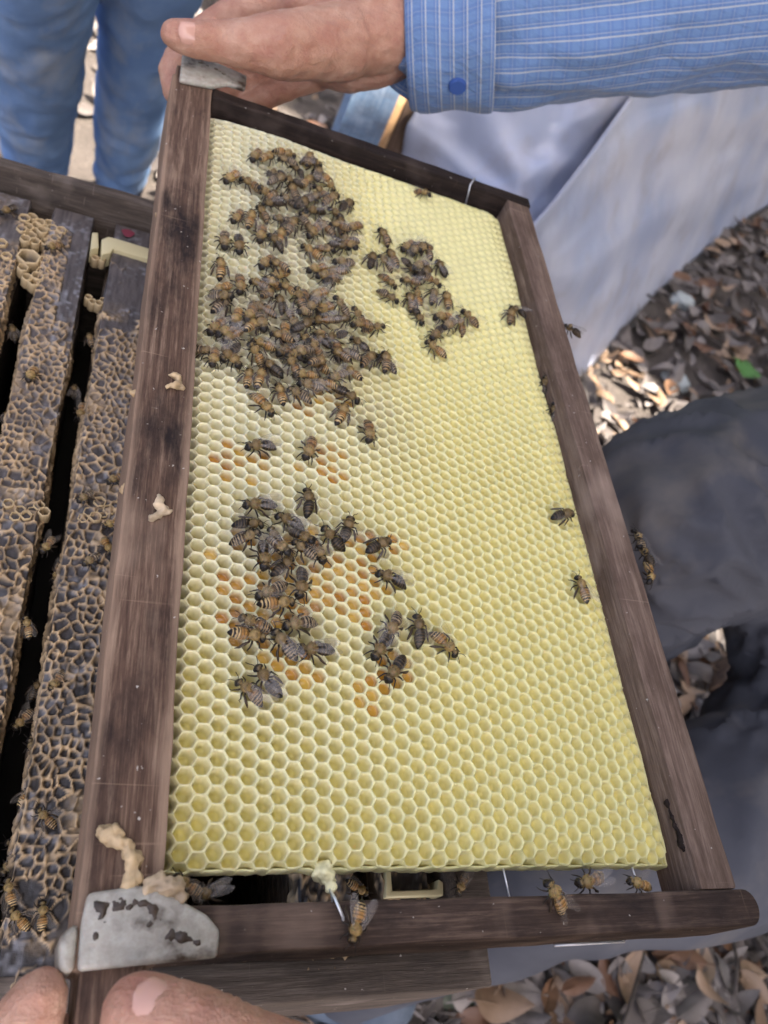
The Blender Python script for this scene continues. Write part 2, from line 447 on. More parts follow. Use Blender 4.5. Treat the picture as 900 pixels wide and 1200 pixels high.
# ------------------------------------------------------------------ ground
gx = 60
V = []; Fc = []
xs = sorted(set([-400, -120, -40, -15, -8] + [round(-4 + i * 0.1, 3) for i in range(101)] + [10, 18, 40, 120, 400]))
for y in xs:
    for x in xs:
        near = math.exp(-((x - 1) ** 2 + (y - 1) ** 2) / 12)
        V.append((x, y, (0.018 * noise.noise(Vector((x * 2.2, y * 2.2, 0))) + 0.008 * noise.noise(Vector((x * 7, y * 7, 3)))) * near))
n = len(xs)
for j in range(n - 1):
    for i in range(n - 1): Fc.append((j * n + i, j * n + i + 1, (j + 1) * n + i + 1, (j + 1) * n + i))
g = link('ground', mesh('ground', V, Fc, mats=[M['soil']])); g['kind'] = 'structure'


def gz(x, y):
    near = math.exp(-((x - 1) ** 2 + (y - 1) ** 2) / 12)
    return (0.018 * noise.noise(Vector((x * 2.2, y * 2.2, 0))) + 0.008 * noise.noise(Vector((x * 7, y * 7, 3)))) * near


# ------------------------------------------------------------------ held frame
fr = empty('hive_frame', (0.13, 0.23, ZB), 'dark wooden hive frame with pale yellow honeycomb held up in two hands', 'hive frame')
# long left bar with its lugs at both ends (narrower past the caps)
X0, X1 = 0.0178, 0.0395
YB0, YB1 = 0.0235, 0.4350


def bar_left():
    bm = bmesh.new()
    out = []
    prof = [(-0.012, .0025), (0.0215, .0025), (0.0216, 0), (0.436, 0), (0.4361, .0015), (0.4455, .0015)]
    for s in (0, 1):
        pts = prof if s == 0 else prof[::-1]
        for y, d in pts:
            if s == 0: out.append((X0 + d + 0.0006, y))
            else: out.append((X1 - d * 1.2, y))
    vs = [bm.verts.new((x, y, ZB)) for x, y in out]
    f = bm.faces.new(vs)
    r = bmesh.ops.extrude_face_region(bm, geom=[f])
    for v in [e for e in r['geom'] if isinstance(e, bmesh.types.BMVert)]: v.co.z = ZB - 0.024
    bmesh.ops.recalc_face_normals(bm, faces=bm.faces)
    long_ed = [e for e in bm.edges if e.calc_length() > 0.2]
    bmesh.ops.subdivide_edges(bm, edges=long_ed, cuts=90, use_grid_fill=True)
    ed = [e for e in bm.edges if len(e.link_faces) == 2 and e.calc_face_angle(0) > 0.6]
    bmesh.ops.bevel(bm, geom=ed, offset=0.0011, segments=2, affect='EDGES', profile=0.6)
    for v in bm.verts:
        v.co += noise.noise_vector(v.co * 70) * 0.00035 + noise.noise_vector(v.co * 20) * 0.0006
    bmesh.ops.triangulate(bm, faces=[f for f in bm.faces if len(f.verts) > 4])
    me = bpy.data.meshes.new('top_bar'); bm.to_mesh(me); bm.free()
    me.polygons.foreach_set('use_smooth', [True] * len(me.polygons)); me.set_sharp_from_angle(angle=R(45))
    me.materials.append(M['bar_left']); return me


link('top_bar', bar_left(), fr)
link('bottom_bar', box_mesh('bottom_bar', 0.2225, 0.2385, 0.0352, 0.4262, ZB - 0.0215, ZB - 0.0005, 0.0010, [M['bar_right']], 0.0004, 80, seed=3), fr)


def side_bar(name, y0, y1, x0, x1, mat, roundend):
    # flat board, rounded at its right end, seen from the edge
    bm = bmesh.new(); pts = []
    z0, z1 = ZB - 0.0245, ZB
    if roundend:
        r = (y1 - y0) / 2
        pts = [(x0, y0), (x1 - r * .9, y0)] + [(x1 - r * .9 + r * .9 * math.sin(a), (y0 + y1) / 2 - r * math.cos(a)) for a in [R(18 * k) for k in range(1, 10)]] + [(x1 - r * .9, y1), (x0, y1)]
    else: pts = [(x0, y0), (x1, y0), (x1, y1), (x0, y1)]
    f = bm.faces.new([bm.verts.new((x, y, z1)) for x, y in pts])
    r = bmesh.ops.extrude_face_region(bm, geom=[f])
    for v in [e for e in r['geom'] if isinstance(e, bmesh.types.BMVert)]: v.co.z = z0
    bmesh.ops.recalc_face_normals(bm, faces=bm.faces)
    bmesh.ops.subdivide_edges(bm, edges=[e for e in bm.edges if e.calc_length() > 0.1], cuts=60, use_grid_fill=True)
    ed = [e for e in bm.edges if len(e.link_faces) == 2 and e.calc_face_angle(0) > 0.8]
    bmesh.ops.bevel(bm, geom=ed, offset=0.0010, segments=3, affect='EDGES', profile=0.55)
    for v in bm.verts: v.co += noise.noise_vector(v.co * 60 + Vector((0, 0, 7))) * 0.0004
    bmesh.ops.triangulate(bm, faces=[f for f in bm.faces if len(f.verts) > 4])
    me = bpy.data.meshes.new(name); bm.to_mesh(me); bm.free()
    me.polygons.foreach_set('use_smooth', [True] * len(me.polygons)); me.set_sharp_from_angle(angle=R(40))
    me.materials.append(mat); return me


link('side_bar', side_bar('side_bar_far', 0.4266, 0.4352, 0.0397, 0.2402, M['bar_top'], False), fr)
link('side_bar', side_bar('side_bar_near', 0.0232, 0.0350, 0.0397, 0.2462, M['bar_bot'], True), fr)

# ---- comb
PR = 0.00530          # pitch along Y
PC = PR * 0.9058      # pitch across (measured in the photograph)
CX0, CX1 = 0.0392, 0.2230
CY0, CY1 = 0.0452, 0.4190
NS = 12
ANG = np.array([2 * math.pi * k / NS for k in range(NS)])
hexr = (PR / 2) / np.maximum(np.abs(np.cos((ANG + math.pi / 6) % (math.pi / 3) - math.pi / 6 + 0 * ANG)), 1e-6)


def hex_ring():
    # vertices at +-x, flats at +-y, stretched to the measured pitch
    P = []
    Rv = PC / 1.5
    cor = [(Rv, 0), (Rv / 2, PR / 2), (-Rv / 2, PR / 2), (-Rv, 0), (-Rv / 2, -PR / 2), (Rv / 2, -PR / 2)]
    for k in range(6):
        a = cor[k]; b = cor[(k + 1) % 6]
        P.append(a); P.append(((a[0] + b[0]) / 2, (a[1] + b[1]) / 2))
    return np.array(P)


HEX = hex_ring()
CIRC = np.stack([np.cos(ANG) * (PR / 2), np.sin(ANG) * (PR / 2)], 1)

# places (photo survey) where cells hold nectar, where cells are drawn deep, where old wax is darker
nect = [(275, 548, 30), (300, 548, 22), (385, 550, 26), (345, 555, 14), (268, 690, 24), (288, 640, 18), (395, 690, 38), (360, 650, 35), (330, 690, 45), (300, 740, 38), (430, 680, 26),
        (325, 780, 30), (455, 790, 24), (430, 815, 22), (415, 720, 22), (350, 790, 22), (420, 640, 20), (460, 640, 22), (350, 478, 22), (372, 470, 22), (395, 480, 18), (285, 715, 22), (265, 725, 12), (250, 660, 10)]
NECT = [(*U(x, y, ZC - .003)[:2], r) for x, y, r in nect]
oldw = [(330, 240, 70), (360, 300, 75), (310, 380, 70), (370, 400, 80), (330, 430, 70), (475, 320, 45), (505, 370, 35), (395, 480, 45), (320, 660, 60), (330, 720, 60), (440, 500, 60), (455, 760, 45)]
OLD = [(*U(x, y, ZC)[:2], r) for x, y, r in oldw]


def rim_z(x, y):
    z = ZC + 0.0007 * noise.noise(Vector((x * 25, y * 25, 0))) + 0.0004 * noise.noise(Vector((x * 90, y * 90, 4)))
    ux = (x - CX0) / (CX1 - CX0); uy = (y - CY0) / (CY1 - CY0)
    z += 0.0022 * math.exp(-((ux - .22) / .3) ** 2) * min(1, uy * 2.0)
    z -= 0.0045 * max(0, (ux - 0.93) / 0.07) ** 1.5
    z -= 0.0018 * max(0, (0.035 - ux) / 0.035)
    z -= 0.0025 * max(0, (0.025 - uy) / 0.025) ** 2
    return z


def comb():
    V = []; Fc = []; C = []; MI = []
    ncol = int((CX1 - CX0) / PC) + 2; nrow = int((CY1 - CY0) / PR) + 3
    for i in range(ncol):
        cx = CX0 + 0.0012 + i * PC
        for j in range(-1, nrow):
            cy = CY0 + 0.002 + (j + (0.5 if i % 2 else 0)) * PR
            if cx > CX1 + PC * .3 or cy > CY1 + PR * .42 or cy < CY0 - PR * .42: continue
            ux = (cx - CX0) / (CX1 - CX0); uy = (cy - CY0) / (CY1 - CY0)
            jit = noise.noise_vector(Vector((cx * 400, cy * 400, 1))) * 0.00013
            n1 = noise.noise(Vector((cx * 60, cy * 60, 2)))
            n2 = noise.noise(Vector((cx * 700, cy * 700, 6)))
            # openness of the mouth and depth: thin tall walls at left, thick low walls at right / bottom
            left = math.exp(-(max(0, ux - 0.12) / 0.33) ** 2) * min(1, 0.35 + uy * 2.2)
            op = 0.874 + 0.036 * left + 0.018 * n2
            dep = 0.0029 + 0.0041 * left + 0.0006 * n1
            edge = max(0, (ux - 0.90) / 0.10)
            dep *= 1 - 0.72 * edge; op -= 0.02 * edge
            flat = min(1, max(0, (uy - .45) / .35)) * min(1, max(0, (ux - .30) / .30)); dep *= 1 - .90 * flat
            px = np.array([cx, cy])
            old = 0.0
            for ox, oy, r in OLD:
                d = math.hypot(cx - ox, (cy - oy)) / (r * 0.00034)
                old = max(old, math.exp(-d * d))
            nec = 0.0
            for ox, oy, r in NECT:
                d = math.hypot(cx - ox, cy - oy) / (r * 0.00030)
                nec = max(nec, math.exp(-d ** 4))
            rnd = rng.random()
            filled = nec > 0.25 and rnd < 0.35 + nec * 0.6
            tint = nec * rng.random()
            ring = HEX + px
            def clampy(P, m):
                P = P.copy()
                for q in P:
                    wob = 0.0009 * noise.noise(Vector((q[0] * 120, 3, 0))) + .0005 * noise.noise(Vector((q[0] * 400, 3, 9)))
                    q[1] = min(max(q[1], CY0 + wob + m), CY1 + wob - m)
                    wob = 0.0007 * noise.noise(Vector((7, q[1] * 120, 0)))
                    q[0] = min(max(q[0], CX0 + m * .5), CX1 + wob - m)
                return P
            r0 = clampy(ring, 0)
            jj = np.array([jit.x, jit.y])
            shp = HEX * 0.60 + CIRC * 0.40
            hk = .40 + .42 * left; hexy = HEX * hk + CIRC * (1 - hk)
            shp = hexy
            r1 = clampy(shp * op + px + jj, 0.0006)
            r2 = clampy(shp * (op - 0.055) + px + jj, 0.0008)
            r3 = clampy((CIRC * (op - 0.12) if not filled else hexy * (op - .075)) + px + jj, 0.001)
            r4 = clampy(CIRC * (op - 0.34) + px + jj, 0.0014)
            zc = rim_z(cx, cy)
            z0 = [rim_z(p[0], p[1]) for p in r0]
            fd = dep if not filled else dep * (0.42 + 0.3 * rng.random())
            b = len(V)
            rim = np.array([0.72, 0.67, 0.325]) + left * np.array([0.02, 0.035, 0.16])
            wall = np.array([0.74, 0.67, 0.32]) + left * np.array([0.0, 0.03, 0.18])
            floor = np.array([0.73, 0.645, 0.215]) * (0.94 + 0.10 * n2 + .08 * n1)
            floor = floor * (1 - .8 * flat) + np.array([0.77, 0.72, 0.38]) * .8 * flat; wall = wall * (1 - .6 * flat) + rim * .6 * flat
            if old > .05:
                ok = (.75 if uy > .5 else .45) * old
                floor = floor * (1 - ok) + np.array([0.30, 0.25, 0.17]) * ok
                wall = wall * (1 - .6 * ok) + np.array([0.52, 0.46, 0.36]) * .6 * ok
            tint = max(tint, min(1, nec * 1.6) * .55)
            if tint > 0.08: floor = floor * (1 - tint * .65) + np.array([0.50, 0.33, 0.07]) * tint * .65
            if filled:
                hc = rng.random()
                floor = np.array([0.40, 0.175, 0.016]) * (1 - hc) + np.array([0.56, 0.37, 0.07]) * hc; wall = wall * .8 + np.array([.5, .32, .10]) * .2
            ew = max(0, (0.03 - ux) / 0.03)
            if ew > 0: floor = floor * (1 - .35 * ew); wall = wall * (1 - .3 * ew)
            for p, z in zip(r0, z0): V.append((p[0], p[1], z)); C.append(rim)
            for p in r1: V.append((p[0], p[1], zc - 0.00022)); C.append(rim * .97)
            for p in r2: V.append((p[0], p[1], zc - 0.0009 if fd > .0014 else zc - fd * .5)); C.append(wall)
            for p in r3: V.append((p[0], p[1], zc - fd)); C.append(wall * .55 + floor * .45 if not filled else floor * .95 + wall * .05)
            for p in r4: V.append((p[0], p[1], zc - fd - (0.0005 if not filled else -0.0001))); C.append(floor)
            V.append((cx, cy, zc - fd - (0.0007 if not filled else -0.00025)) if CY0 < cy < CY1 and CX0 < cx < CX1 else (*np.mean(r4, 0), zc - fd - .0006)); C.append(floor)
            for q in range(4):
                for k in range(NS):
                    k2 = (k + 1) % NS
                    Fc.append((b + q * NS + k, b + q * NS + k2, b + (q + 1) * NS + k2, b + (q + 1) * NS + k)); MI.append(1 if (filled and q == 3) else 0)
            for k in range(NS): Fc.append((b + 4 * NS + k, b + 4 * NS + (k + 1) % NS, b + 5 * NS)); MI.append(1 if filled else 0)
            # rim skirts on the outer edge of the sheet
            for k in range(NS):
                k2 = (k + 1) % NS
                pa, pb = r0[k], r0[k2]
                on = (pa[1] < CY0 + .0016 and pb[1] < CY0 + .0016) or (pa[1] > CY1 - .0016 and pb[1] > CY1 - .0016) or (pa[0] > CX1 - .001 and pb[0] > CX1 - .001)
                if on:
                    c = len(V)
                    V.append((pa[0], pa[1], z0[k] - .0065)); V.append((pb[0], pb[1], z0[k2] - .0065)); C.extend([rim * .95] * 2)
                    Fc.append((b + k2, b + k, c, c + 1)); MI.append(0)
    return mesh('honeycomb', V, Fc, True, C, [M['wax'], M['honey']], MI)


link('honeycomb', comb(), fr)
# wax foundation behind the cells, closed sheet
link('foundation', box_mesh('foundation', CX0 + .0003, CX1 - .0012, CY0 + .0012, CY1 - .0012, ZC - 0.0122, ZC - 0.0098, 0.0004, [M['plastic_cream']]), fr)

# wires, drip of wax
for k, (px, py) in enumerate([(385, 1030), (590, 1030), (742, 1028)]):
    a = U(px, py, ZC - .006); mb = MB()
    mb.tube([(a.x, YB1 - .001, ZC - .008), (a.x, .42, ZC - .0082), (a.x, .05, ZC - .0082), (a.x + .0002, CY0, ZC - .0055), (a.x + .0004, YB0 + .011, ZC - .0045)], 0.00035, 5, (0.7, 0.7, 0.72))
    link('wire', mb.build('wire', mats=[M['wire']]), fr)
mb = MB()
a = U(386, 1042, ZC - .002); e = U(402, 1075, ZB + .001); f2 = U(404, 1117, ZB - .02)
mb.tube([a, U(392, 1052, ZB + .0012), e, U(401, 1100, ZB - .008), f2], 0.00045, 5, (0.7, 0.7, 0.72))
link('wire', mb.build('wire_loop', mats=[M['wire']]), fr)
mb = MB(); a = U(556, 207, ZB + .0006); b = U(553, 224, ZB + .0006); c = U(550, 242, ZB - .009)
mb.tube([(a.x, YB1 + .0006, ZB - .01), (a.x, YB1 + .0006, ZB + .0006), (b.x, .4262, ZB + .0007), (c.x, .4258, ZB - .012)], 0.0005, 5, (.6, .6, .62))
link('wire', mb.build('wire_top', mats=[M['wire']]), fr)
mb = MB(); a = U(650, 1110, ZB - .022); b = U(732, 1105, ZB - .022)
mb.tube([(a.x, YB0 - .0007, a.z), (b.x, YB0 - .0007, b.z)], 0.0005, 5, (.8, .8, .8))
link('wire', mb.build('wire_low', mats=[M['wire']]), fr)


def blob(name, pts, mat, col, voxel=0.0007, parent=None):
    segs = []
    for i in range(len(pts) - 1):
        (p0, r0), (p1, r1) = pts[i], pts[i + 1]; segs.append((p0, r0, p1, r1))
    me = capsules(name, segs, voxel, 2)
    co = get_co(me); no = get_no(me)
    d = np.array([noise.noise(Vector(c * 420)) + .6 * noise.noise(Vector(c * 900)) for c in co]); set_co(me, co + no * (d * 0.0013)[:, None])
    a = me.color_attributes.new('col', 'FLOAT_COLOR', 'POINT')
    cc = np.ones((len(co), 4)); d3 = np.array([noise.noise(Vector(c * 160)) for c in co]); cc[:, :3] = np.clip(np.array(col)[None, :] * (0.85 + 0.3 * d[:, None] + .5 * d3[:, None]), .005, 1); a.data.foreach_set('color', cc.astype(np.float32).ravel())
    me.materials.append(mat); return link(name, me, parent)


WAXC = (0.46, 0.33, 0.18)
u = lambda x, y, z=ZB + .001: U(x, y, z)
blob('wax_drip', [(u(378, 1022, ZC - .003), .0032), (u(386, 1032, ZC - .002), .0022), (u(388, 1044, ZC - .001), .0008)], M['burr'], (.78,.72,.42), parent=fr)
blob('wax_scrap', [(u(122, 975), .0022), (u(135, 985), .0018), (u(145, 990), .0022), (u(157, 1003), .002), (u(158, 1018), .0018), (u(155, 1038), .0024)], M['burr'], WAXC, parent=fr)
blob('wax_scrap', [(u(136, 972), .0016), (u(132, 985), .0018), (u(148, 1000), .0012)], M['burr'], WAXC, parent=fr)
blob('wax_scrap', [(u(187, 583), .0011), (u(186, 594), .0017), (u(197, 598), .0014), (u(178, 606), .0012)], M['burr'], (.47,.36,.23), parent=fr)
blob('wax_scrap', [(u(200, 440), .0009), (u(209, 441), .0014), (u(212, 452), .0013), (u(197, 453), .0011)], M['burr'], WAXC, parent=fr)
blob('wax_scrap', [(u(158, 461, ZB - .003), .0016), (u(165, 463, ZB - .002), .0014)], M['burr'], (.46,.32,.17), parent=fr)
blob('wax_scrap', [(u(143, 574, ZB - .003), .0016), (u(151, 571, ZB - .002), .0013)], M['burr'], (.46,.32,.17), parent=fr)
blob('wax_scrap', [(u(185, 251, ZB - .003), .0014), (u(188, 248, ZB - .002), .001)], M['burr'], (.46,.32,.17), parent=fr)


def poly_prism(name, pts, z0, z1, bev, mat, parent, wob=.0003):
    bm = bmesh.new(); f = bm.faces.new([bm.verts.new((p[0], p[1], z1)) for p in pts])
    if f.normal.z < 0: f.normal_flip()
    r = bmesh.ops.extrude_face_region(bm, geom=[f])
    for v in [e for e in r['geom'] if isinstance(e, bmesh.types.BMVert)]: v.co.z = z0
    bmesh.ops.recalc_face_normals(bm, faces=bm.faces)
    bmesh.ops.bevel(bm, geom=[e for e in bm.edges], offset=bev, segments=3, affect='EDGES', profile=0.5)
    for v in bm.verts: v.co += noise.noise_vector(v.co * 90) * wob
    me = bpy.data.meshes.new(name); bm.to_mesh(me); bm.free()
    me.polygons.foreach_set('use_smooth', [True] * len(me.polygons)); me.set_sharp_from_angle(angle=R(50))
    me.materials.append(mat); return link(name, me, parent)


zt = ZB + 0.0032
pts = [U(x, y, zt) for x, y in [(92, 1138), (168, 1130), (256, 1122), (259, 1090), (243, 1072), (197, 1046), (165, 1036), (104, 1046), (96, 1080)]]
cap0 = poly_prism('end_cap', pts, ZB + .0002, zt, .0013, M['cap'], fr)
pts = [U(x, y, zt) for x, y in [(70, 1138), (88, 1139), (94, 1085), (86, 1082), (70, 1098)]]
poly_prism('lip', pts, ZB - .014, zt - .001, .0015, M['cap'], cap0)
pts = [U(x, y, zt) for x, y in [(214, 61), (226, 60), (290, 88), (288, 103), (268, 97), (250, 100), (211, 92)]]
poly_prism('end_cap', pts, ZB + .0002, zt, .0012, M['cap'], fr)
STN = (.05, .032, .02)
for pl in ([(112, 1058, .0015), (118, 1068, .0017), (122, 1080, .0012)], [(128, 1062, .0013), (140, 1060, .0016), (150, 1066, .0013)], [(160, 1056, .0015), (176, 1064, .0019), (182, 1078, .0016), (172, 1084, .0012)], [(190, 1100, .0014), (204, 1098, .0018), (220, 1104, .0015), (230, 1106, .001)], [(108, 1090, .001), (114, 1098, .0011)]):
    blob('propolis', [(U(x, y, zt - .0006 - r * .35), r) for x, y, r in pl], M['burr'], STN, parent=cap0)
blob('propolis', [(U(232, 74, zt - .0006), .0011), (U(248, 80, zt - .0006), .0010), (U(262, 88, zt - .0006), .0011)], M['burr'], (.10, .075, .05), parent=fr)
blob('wax_crust', [(U(172, 1040, ZB + .002), .0017), (U(186, 1036, ZB + .003), .0022), (U(205, 1040, ZB + .003), .0026), (U(214, 1052, ZB + .002), .0016)], M['burr'], (.42,.31,.19), parent=cap0)
blob('wax_crust', [(U(222, 60, ZB + .003), .0012), (U(228, 63, ZB + .003), .0014)], M['burr'], (.44,.32,.18), parent=fr)
# split of broken wood at the lower right corner of the bar
blob('wood_splinter', [(Vector((.2228, .050, ZB - .004)), .0012), (Vector((.2226, .066, ZB - .006)), .001)], M['bar_top'], (.1, .06, .04), parent=fr)
# ------------------------------------------------------------------ beehive below
_t = NT('gap_shade_dark'); _t.set(Base_Color=(.012, .008, .005), Roughness=.8); M['gap_shade'] = _t.m  # near-black colour stands in for shade in the gaps between hive bars
hv = empty('beehive', (0.01, 0.22, 0), 'open weathered grey wooden beehive box full of frames, under the held frame', 'beehive')
HX0, HX1, HY0, HY1 = -0.175, 0.179, 0.0150, 0.4300
hw = [M['hive_wood']]
link('wall', box_mesh('hive_wall_near', HX0, HX1, HY0, 0.0285, 0.632, ZH + .001, .0015, hw, .0006, 1, 60, 1), hv)
link('wall', box_mesh('hive_wall_far', HX0, HX1, 0.4072, 0.4148, 0.632, 0.7530, .0015, hw, .0006, 1, 60, 2), hv)
link('wall', box_mesh('hive_wall_right', HX1 - .016, HX1 - .0003, 0.0287, 0.4070, 0.633, 0.7505, .0015, hw, .0005, 40, 1, 3), hv)
link('wall', box_mesh('hive_wall_left', HX0 + .0003, HX0 + .016, 0.0287, 0.4070, 0.633, 0.7505, .0015, hw, .0005, 40, 1, 4), hv)
link('brood_box', box_mesh('brood_box', -0.165, 0.16, 0.115, 0.395, 0.16, 0.6315, .003, hw, .001, 4, 4, 5), hv)
link('gap_shade_slab', box_mesh('gap_shade_slab', -0.158, 0.152, 0.0295, 0.4065, 0.6318, 0.637, .001, [M['gap_shade']], .0008, 40, 30, 6), hv)  # added dark slab, paints the shade deep between the bars
link('floor_board', box_mesh('floor_board', -0.16, 0.158, 0.112, 0.398, 0.135, 0.159, .002, hw), hv)
for x in (-.15, .13):
    for y in (.14, .37):
        link('leg', box_mesh('hive_leg', x, x + .03, y - .015, y + .015, -0.01, 0.1345, .002, hw), hv)


def voro(Uc, Vc, pitch, aniso=1.0, seed=0):
    """distance to the nearest cell wall of a jittered honeycomb pattern"""
    r = np.random.default_rng(seed)
    u0, u1, v0, v1 = Uc.min() - pitch, Uc.max() + pitch, Vc.min() - pitch, Vc.max() + pitch
    pts = []
    j = 0; v = v0
    while v < v1:
        u_ = u0 + (pitch / 2 if j % 2 else 0)
        while u_ < u1:
            pts.append((u_ + r.normal(0, pitch * .24), v + r.normal(0, pitch * .24))); u_ += pitch
        v += pitch * .866 * aniso; j += 1
    pts = np.array(pts)
    f1 = np.full(Uc.shape, 9.0); f2 = np.full(Uc.shape, 9.0)
    # process row by row of points with a window to stay fast
    for p in pts:
        m = np.abs(Vc[:, 0] - p[1]) < pitch * 2.2
        if not m.any(): continue
        i0, i1 = np.argmax(m), len(m) - np.argmax(m[::-1])
        d = np.hypot(Uc[i0:i1] - p[0], (Vc[i0:i1] - p[1]) / aniso)
        a = f1[i0:i1]; b = f2[i0:i1]
        nb = np.where(d < a, a, np.minimum(b, d)); na = np.minimum(a, d)
        f1[i0:i1] = na; f2[i0:i1] = nb
    return f2 - f1


def nz2(Uc, Vc, sc, seed):
    out = np.empty(Uc.shape)
    # cheap smooth value noise, bilinear on a random lattice
    r = np.random.default_rng(seed); L = r.random((256, 256))
    x = Uc * sc + 50; y = Vc * sc + 50
    xi = np.floor(x).astype(int); yi = np.floor(y).astype(int); fx = x - xi; fy = y - yi
    fx = fx * fx * (3 - 2 * fx); fy = fy * fy * (3 - 2 * fy)
    g = lambda a, b: L[a % 256, b % 256]
    return (g(xi, yi) * (1 - fx) + g(xi + 1, yi) * fx) * (1 - fy) + (g(xi, yi + 1) * (1 - fx) + g(xi + 1, yi + 1) * fx) * fy


def burr_bar(parent, x0, x1, seed, cover, fine=True):
    """wooden bar whose upper face and flanks carry a net of wax ridges"""
    du, dv = (0.0005, 0.0007) if fine else (0.001, 0.002)
    side = 0.011
    wdt = x1 - x0
    us = np.arange(-side, wdt + side + du, du); vs = np.arange(0.0245, 0.4025, dv)
    Uc, Vc = np.meshgrid(us, vs)
    d2 = voro(Uc, Vc, 0.0034, 1.25, seed + 50)
    wU = Uc + .0016 * (nz2(Uc, Vc, 260, seed + 21) - .5); wV = Vc + .0022 * (nz2(Uc, Vc, 260, seed + 22) - .5)
    d = voro(wU, wV, 0.0050, 1.0, seed)
    sel = nz2(Uc, Vc, 70, seed + 3) > 0.55
    d = np.where(sel, d2, d)
    cov = cover(Uc / wdt, Vc) * 1.0
    wob = nz2(Uc, Vc, 900, seed + 9)
    wid = 0.00115 + 0.0006 * nz2(Uc, Vc, 300, seed + 4)
    ridge = np.clip(1 - d / wid, 0, 1); ridge = ridge * ridge * (3 - 2 * ridge)
    br = nz2(Uc, Vc, 150, seed + 5)
    br2 = nz2(Uc, Vc, 420, seed + 6); pres = np.clip((cov - br) * 4 + .5, 0, 1) * np.clip(1.55 - 1.5 * br2 + .4 * br, 0.0, 1)
    ridge = ridge * pres
    h = ridge * (0.0012 + 0.0011 * nz2(Uc, Vc, 120, seed + 7)) + (wob - .5) * .00025 + (nz2(Uc, Vc, 150, seed + 8) - .5) * .0008 * cov
    # wrap round the bar
    e = 0.0012
    X = np.clip(Uc, 0, wdt); below = np.maximum(np.maximum(-Uc, Uc - wdt), 0)
    t = np.clip(below / .004, 0, 1)
    nx = np.where(Uc < 0, -1.0, np.where(Uc > wdt, 1.0, 0.0)) * t; nzv = np.sqrt(np.clip(1 - nx ** 2, 0, 1))
    bulge = .0008 * np.sin(Vc * 70 + seed) * t
    P = np.stack([x0 + X + nx * (h + .0003 + bulge), Vc, ZH - below + nzv * h], -1)
    smear = np.clip(nz2(Uc, Vc, 500, seed + 12) * 1.6 - .75, 0, 1) * np.clip(nz2(Uc, Vc, 90, seed + 13) * 2 - .7, 0, 1)
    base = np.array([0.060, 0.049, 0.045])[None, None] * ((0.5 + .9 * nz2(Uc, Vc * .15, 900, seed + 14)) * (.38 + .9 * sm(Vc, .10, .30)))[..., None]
    base = base * (1 - smear[..., None]) + np.array([0.26, 0.26, 0.28]) * smear[..., None]
    tan = np.array([0.47, 0.325, 0.175])[None, None] * (0.55 + .75 * nz2(Uc, Vc, 160, seed + 15))[..., None]
    tan = tan * (1 - .45 * smear[..., None]) + np.array([.4, .38, .33]) * .45 * smear[..., None]
    k = np.clip(ridge * 1.5 - .18, 0, 1); patch = np.clip(nz2(Uc, Vc, 110, seed + 31) * 5 - 3.6, 0, 1) * (.3 + .7 * nz2(Uc, Vc, 700, seed + 32)) * np.clip(cov, 0, 1); k = np.maximum(k, patch * .8)
    low = np.clip(below / side, 0, 1)
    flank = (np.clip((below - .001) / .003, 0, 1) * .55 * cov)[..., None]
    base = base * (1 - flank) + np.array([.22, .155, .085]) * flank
    Ccol = base * (1 - k[..., None]) + tan * k[..., None]
    nv, nu = Uc.shape
    idx = np.arange(nv * nu).reshape(nv, nu)
    Fq = np.stack([idx[:-1, :-1], idx[:-1, 1:], idx[1:, 1:], idx[1:, :-1]], -1).reshape(-1, 4)
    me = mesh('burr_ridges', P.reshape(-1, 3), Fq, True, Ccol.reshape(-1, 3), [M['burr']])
    o = link('wax_ridges', me, parent)
    # closed wooden bar inside and the old comb hanging from it
    link('top_bar', box_mesh('inner_bar', x0 + .0006, x1 - .0006, 0.0246, .4023, ZH - .018, ZH - .0008, .0005, [M['hive_bar']]), parent)
    link('old_comb', box_mesh('old_comb', x0 - .0015, x1 + .0015, 0.034, .400, ZH - .10, ZH - .0112, .001, [M['old_comb']], .0012, 60, 1, seed), parent)
    return o


_t = NT('propolis_stained_bar'); _n = _t.noise(_t.map((1, .1, 1)), 400, 5, .6)
_t.set(Base_Color=_t.ramp(_n, [(0.3, (0.05, .045, .05)), (.7, (.12, .10, .11))]), Roughness=.5); _t.bump(_n, .4, .0005); M['hive_bar'] = _t.m
_t = NT('old_brown_comb'); _v = _t.n('ShaderNodeTexVoronoi'); _v.inputs['Scale'].default_value = 200; _t.l(_t.obj(), _v.inputs['Vector'])
_t.set(Base_Color=_t.mix(_v.outputs['Distance'], (0.012, .008, .004), (.06, .038, .02)), Roughness=.6); _t.bump(_v.outputs['Distance'], .8, .002); M['old_comb'] = _t.m


def sm(x, a, b):
    t = np.clip((x - a) / (b - a), 0, 1); return t * t * (3 - 2 * t)


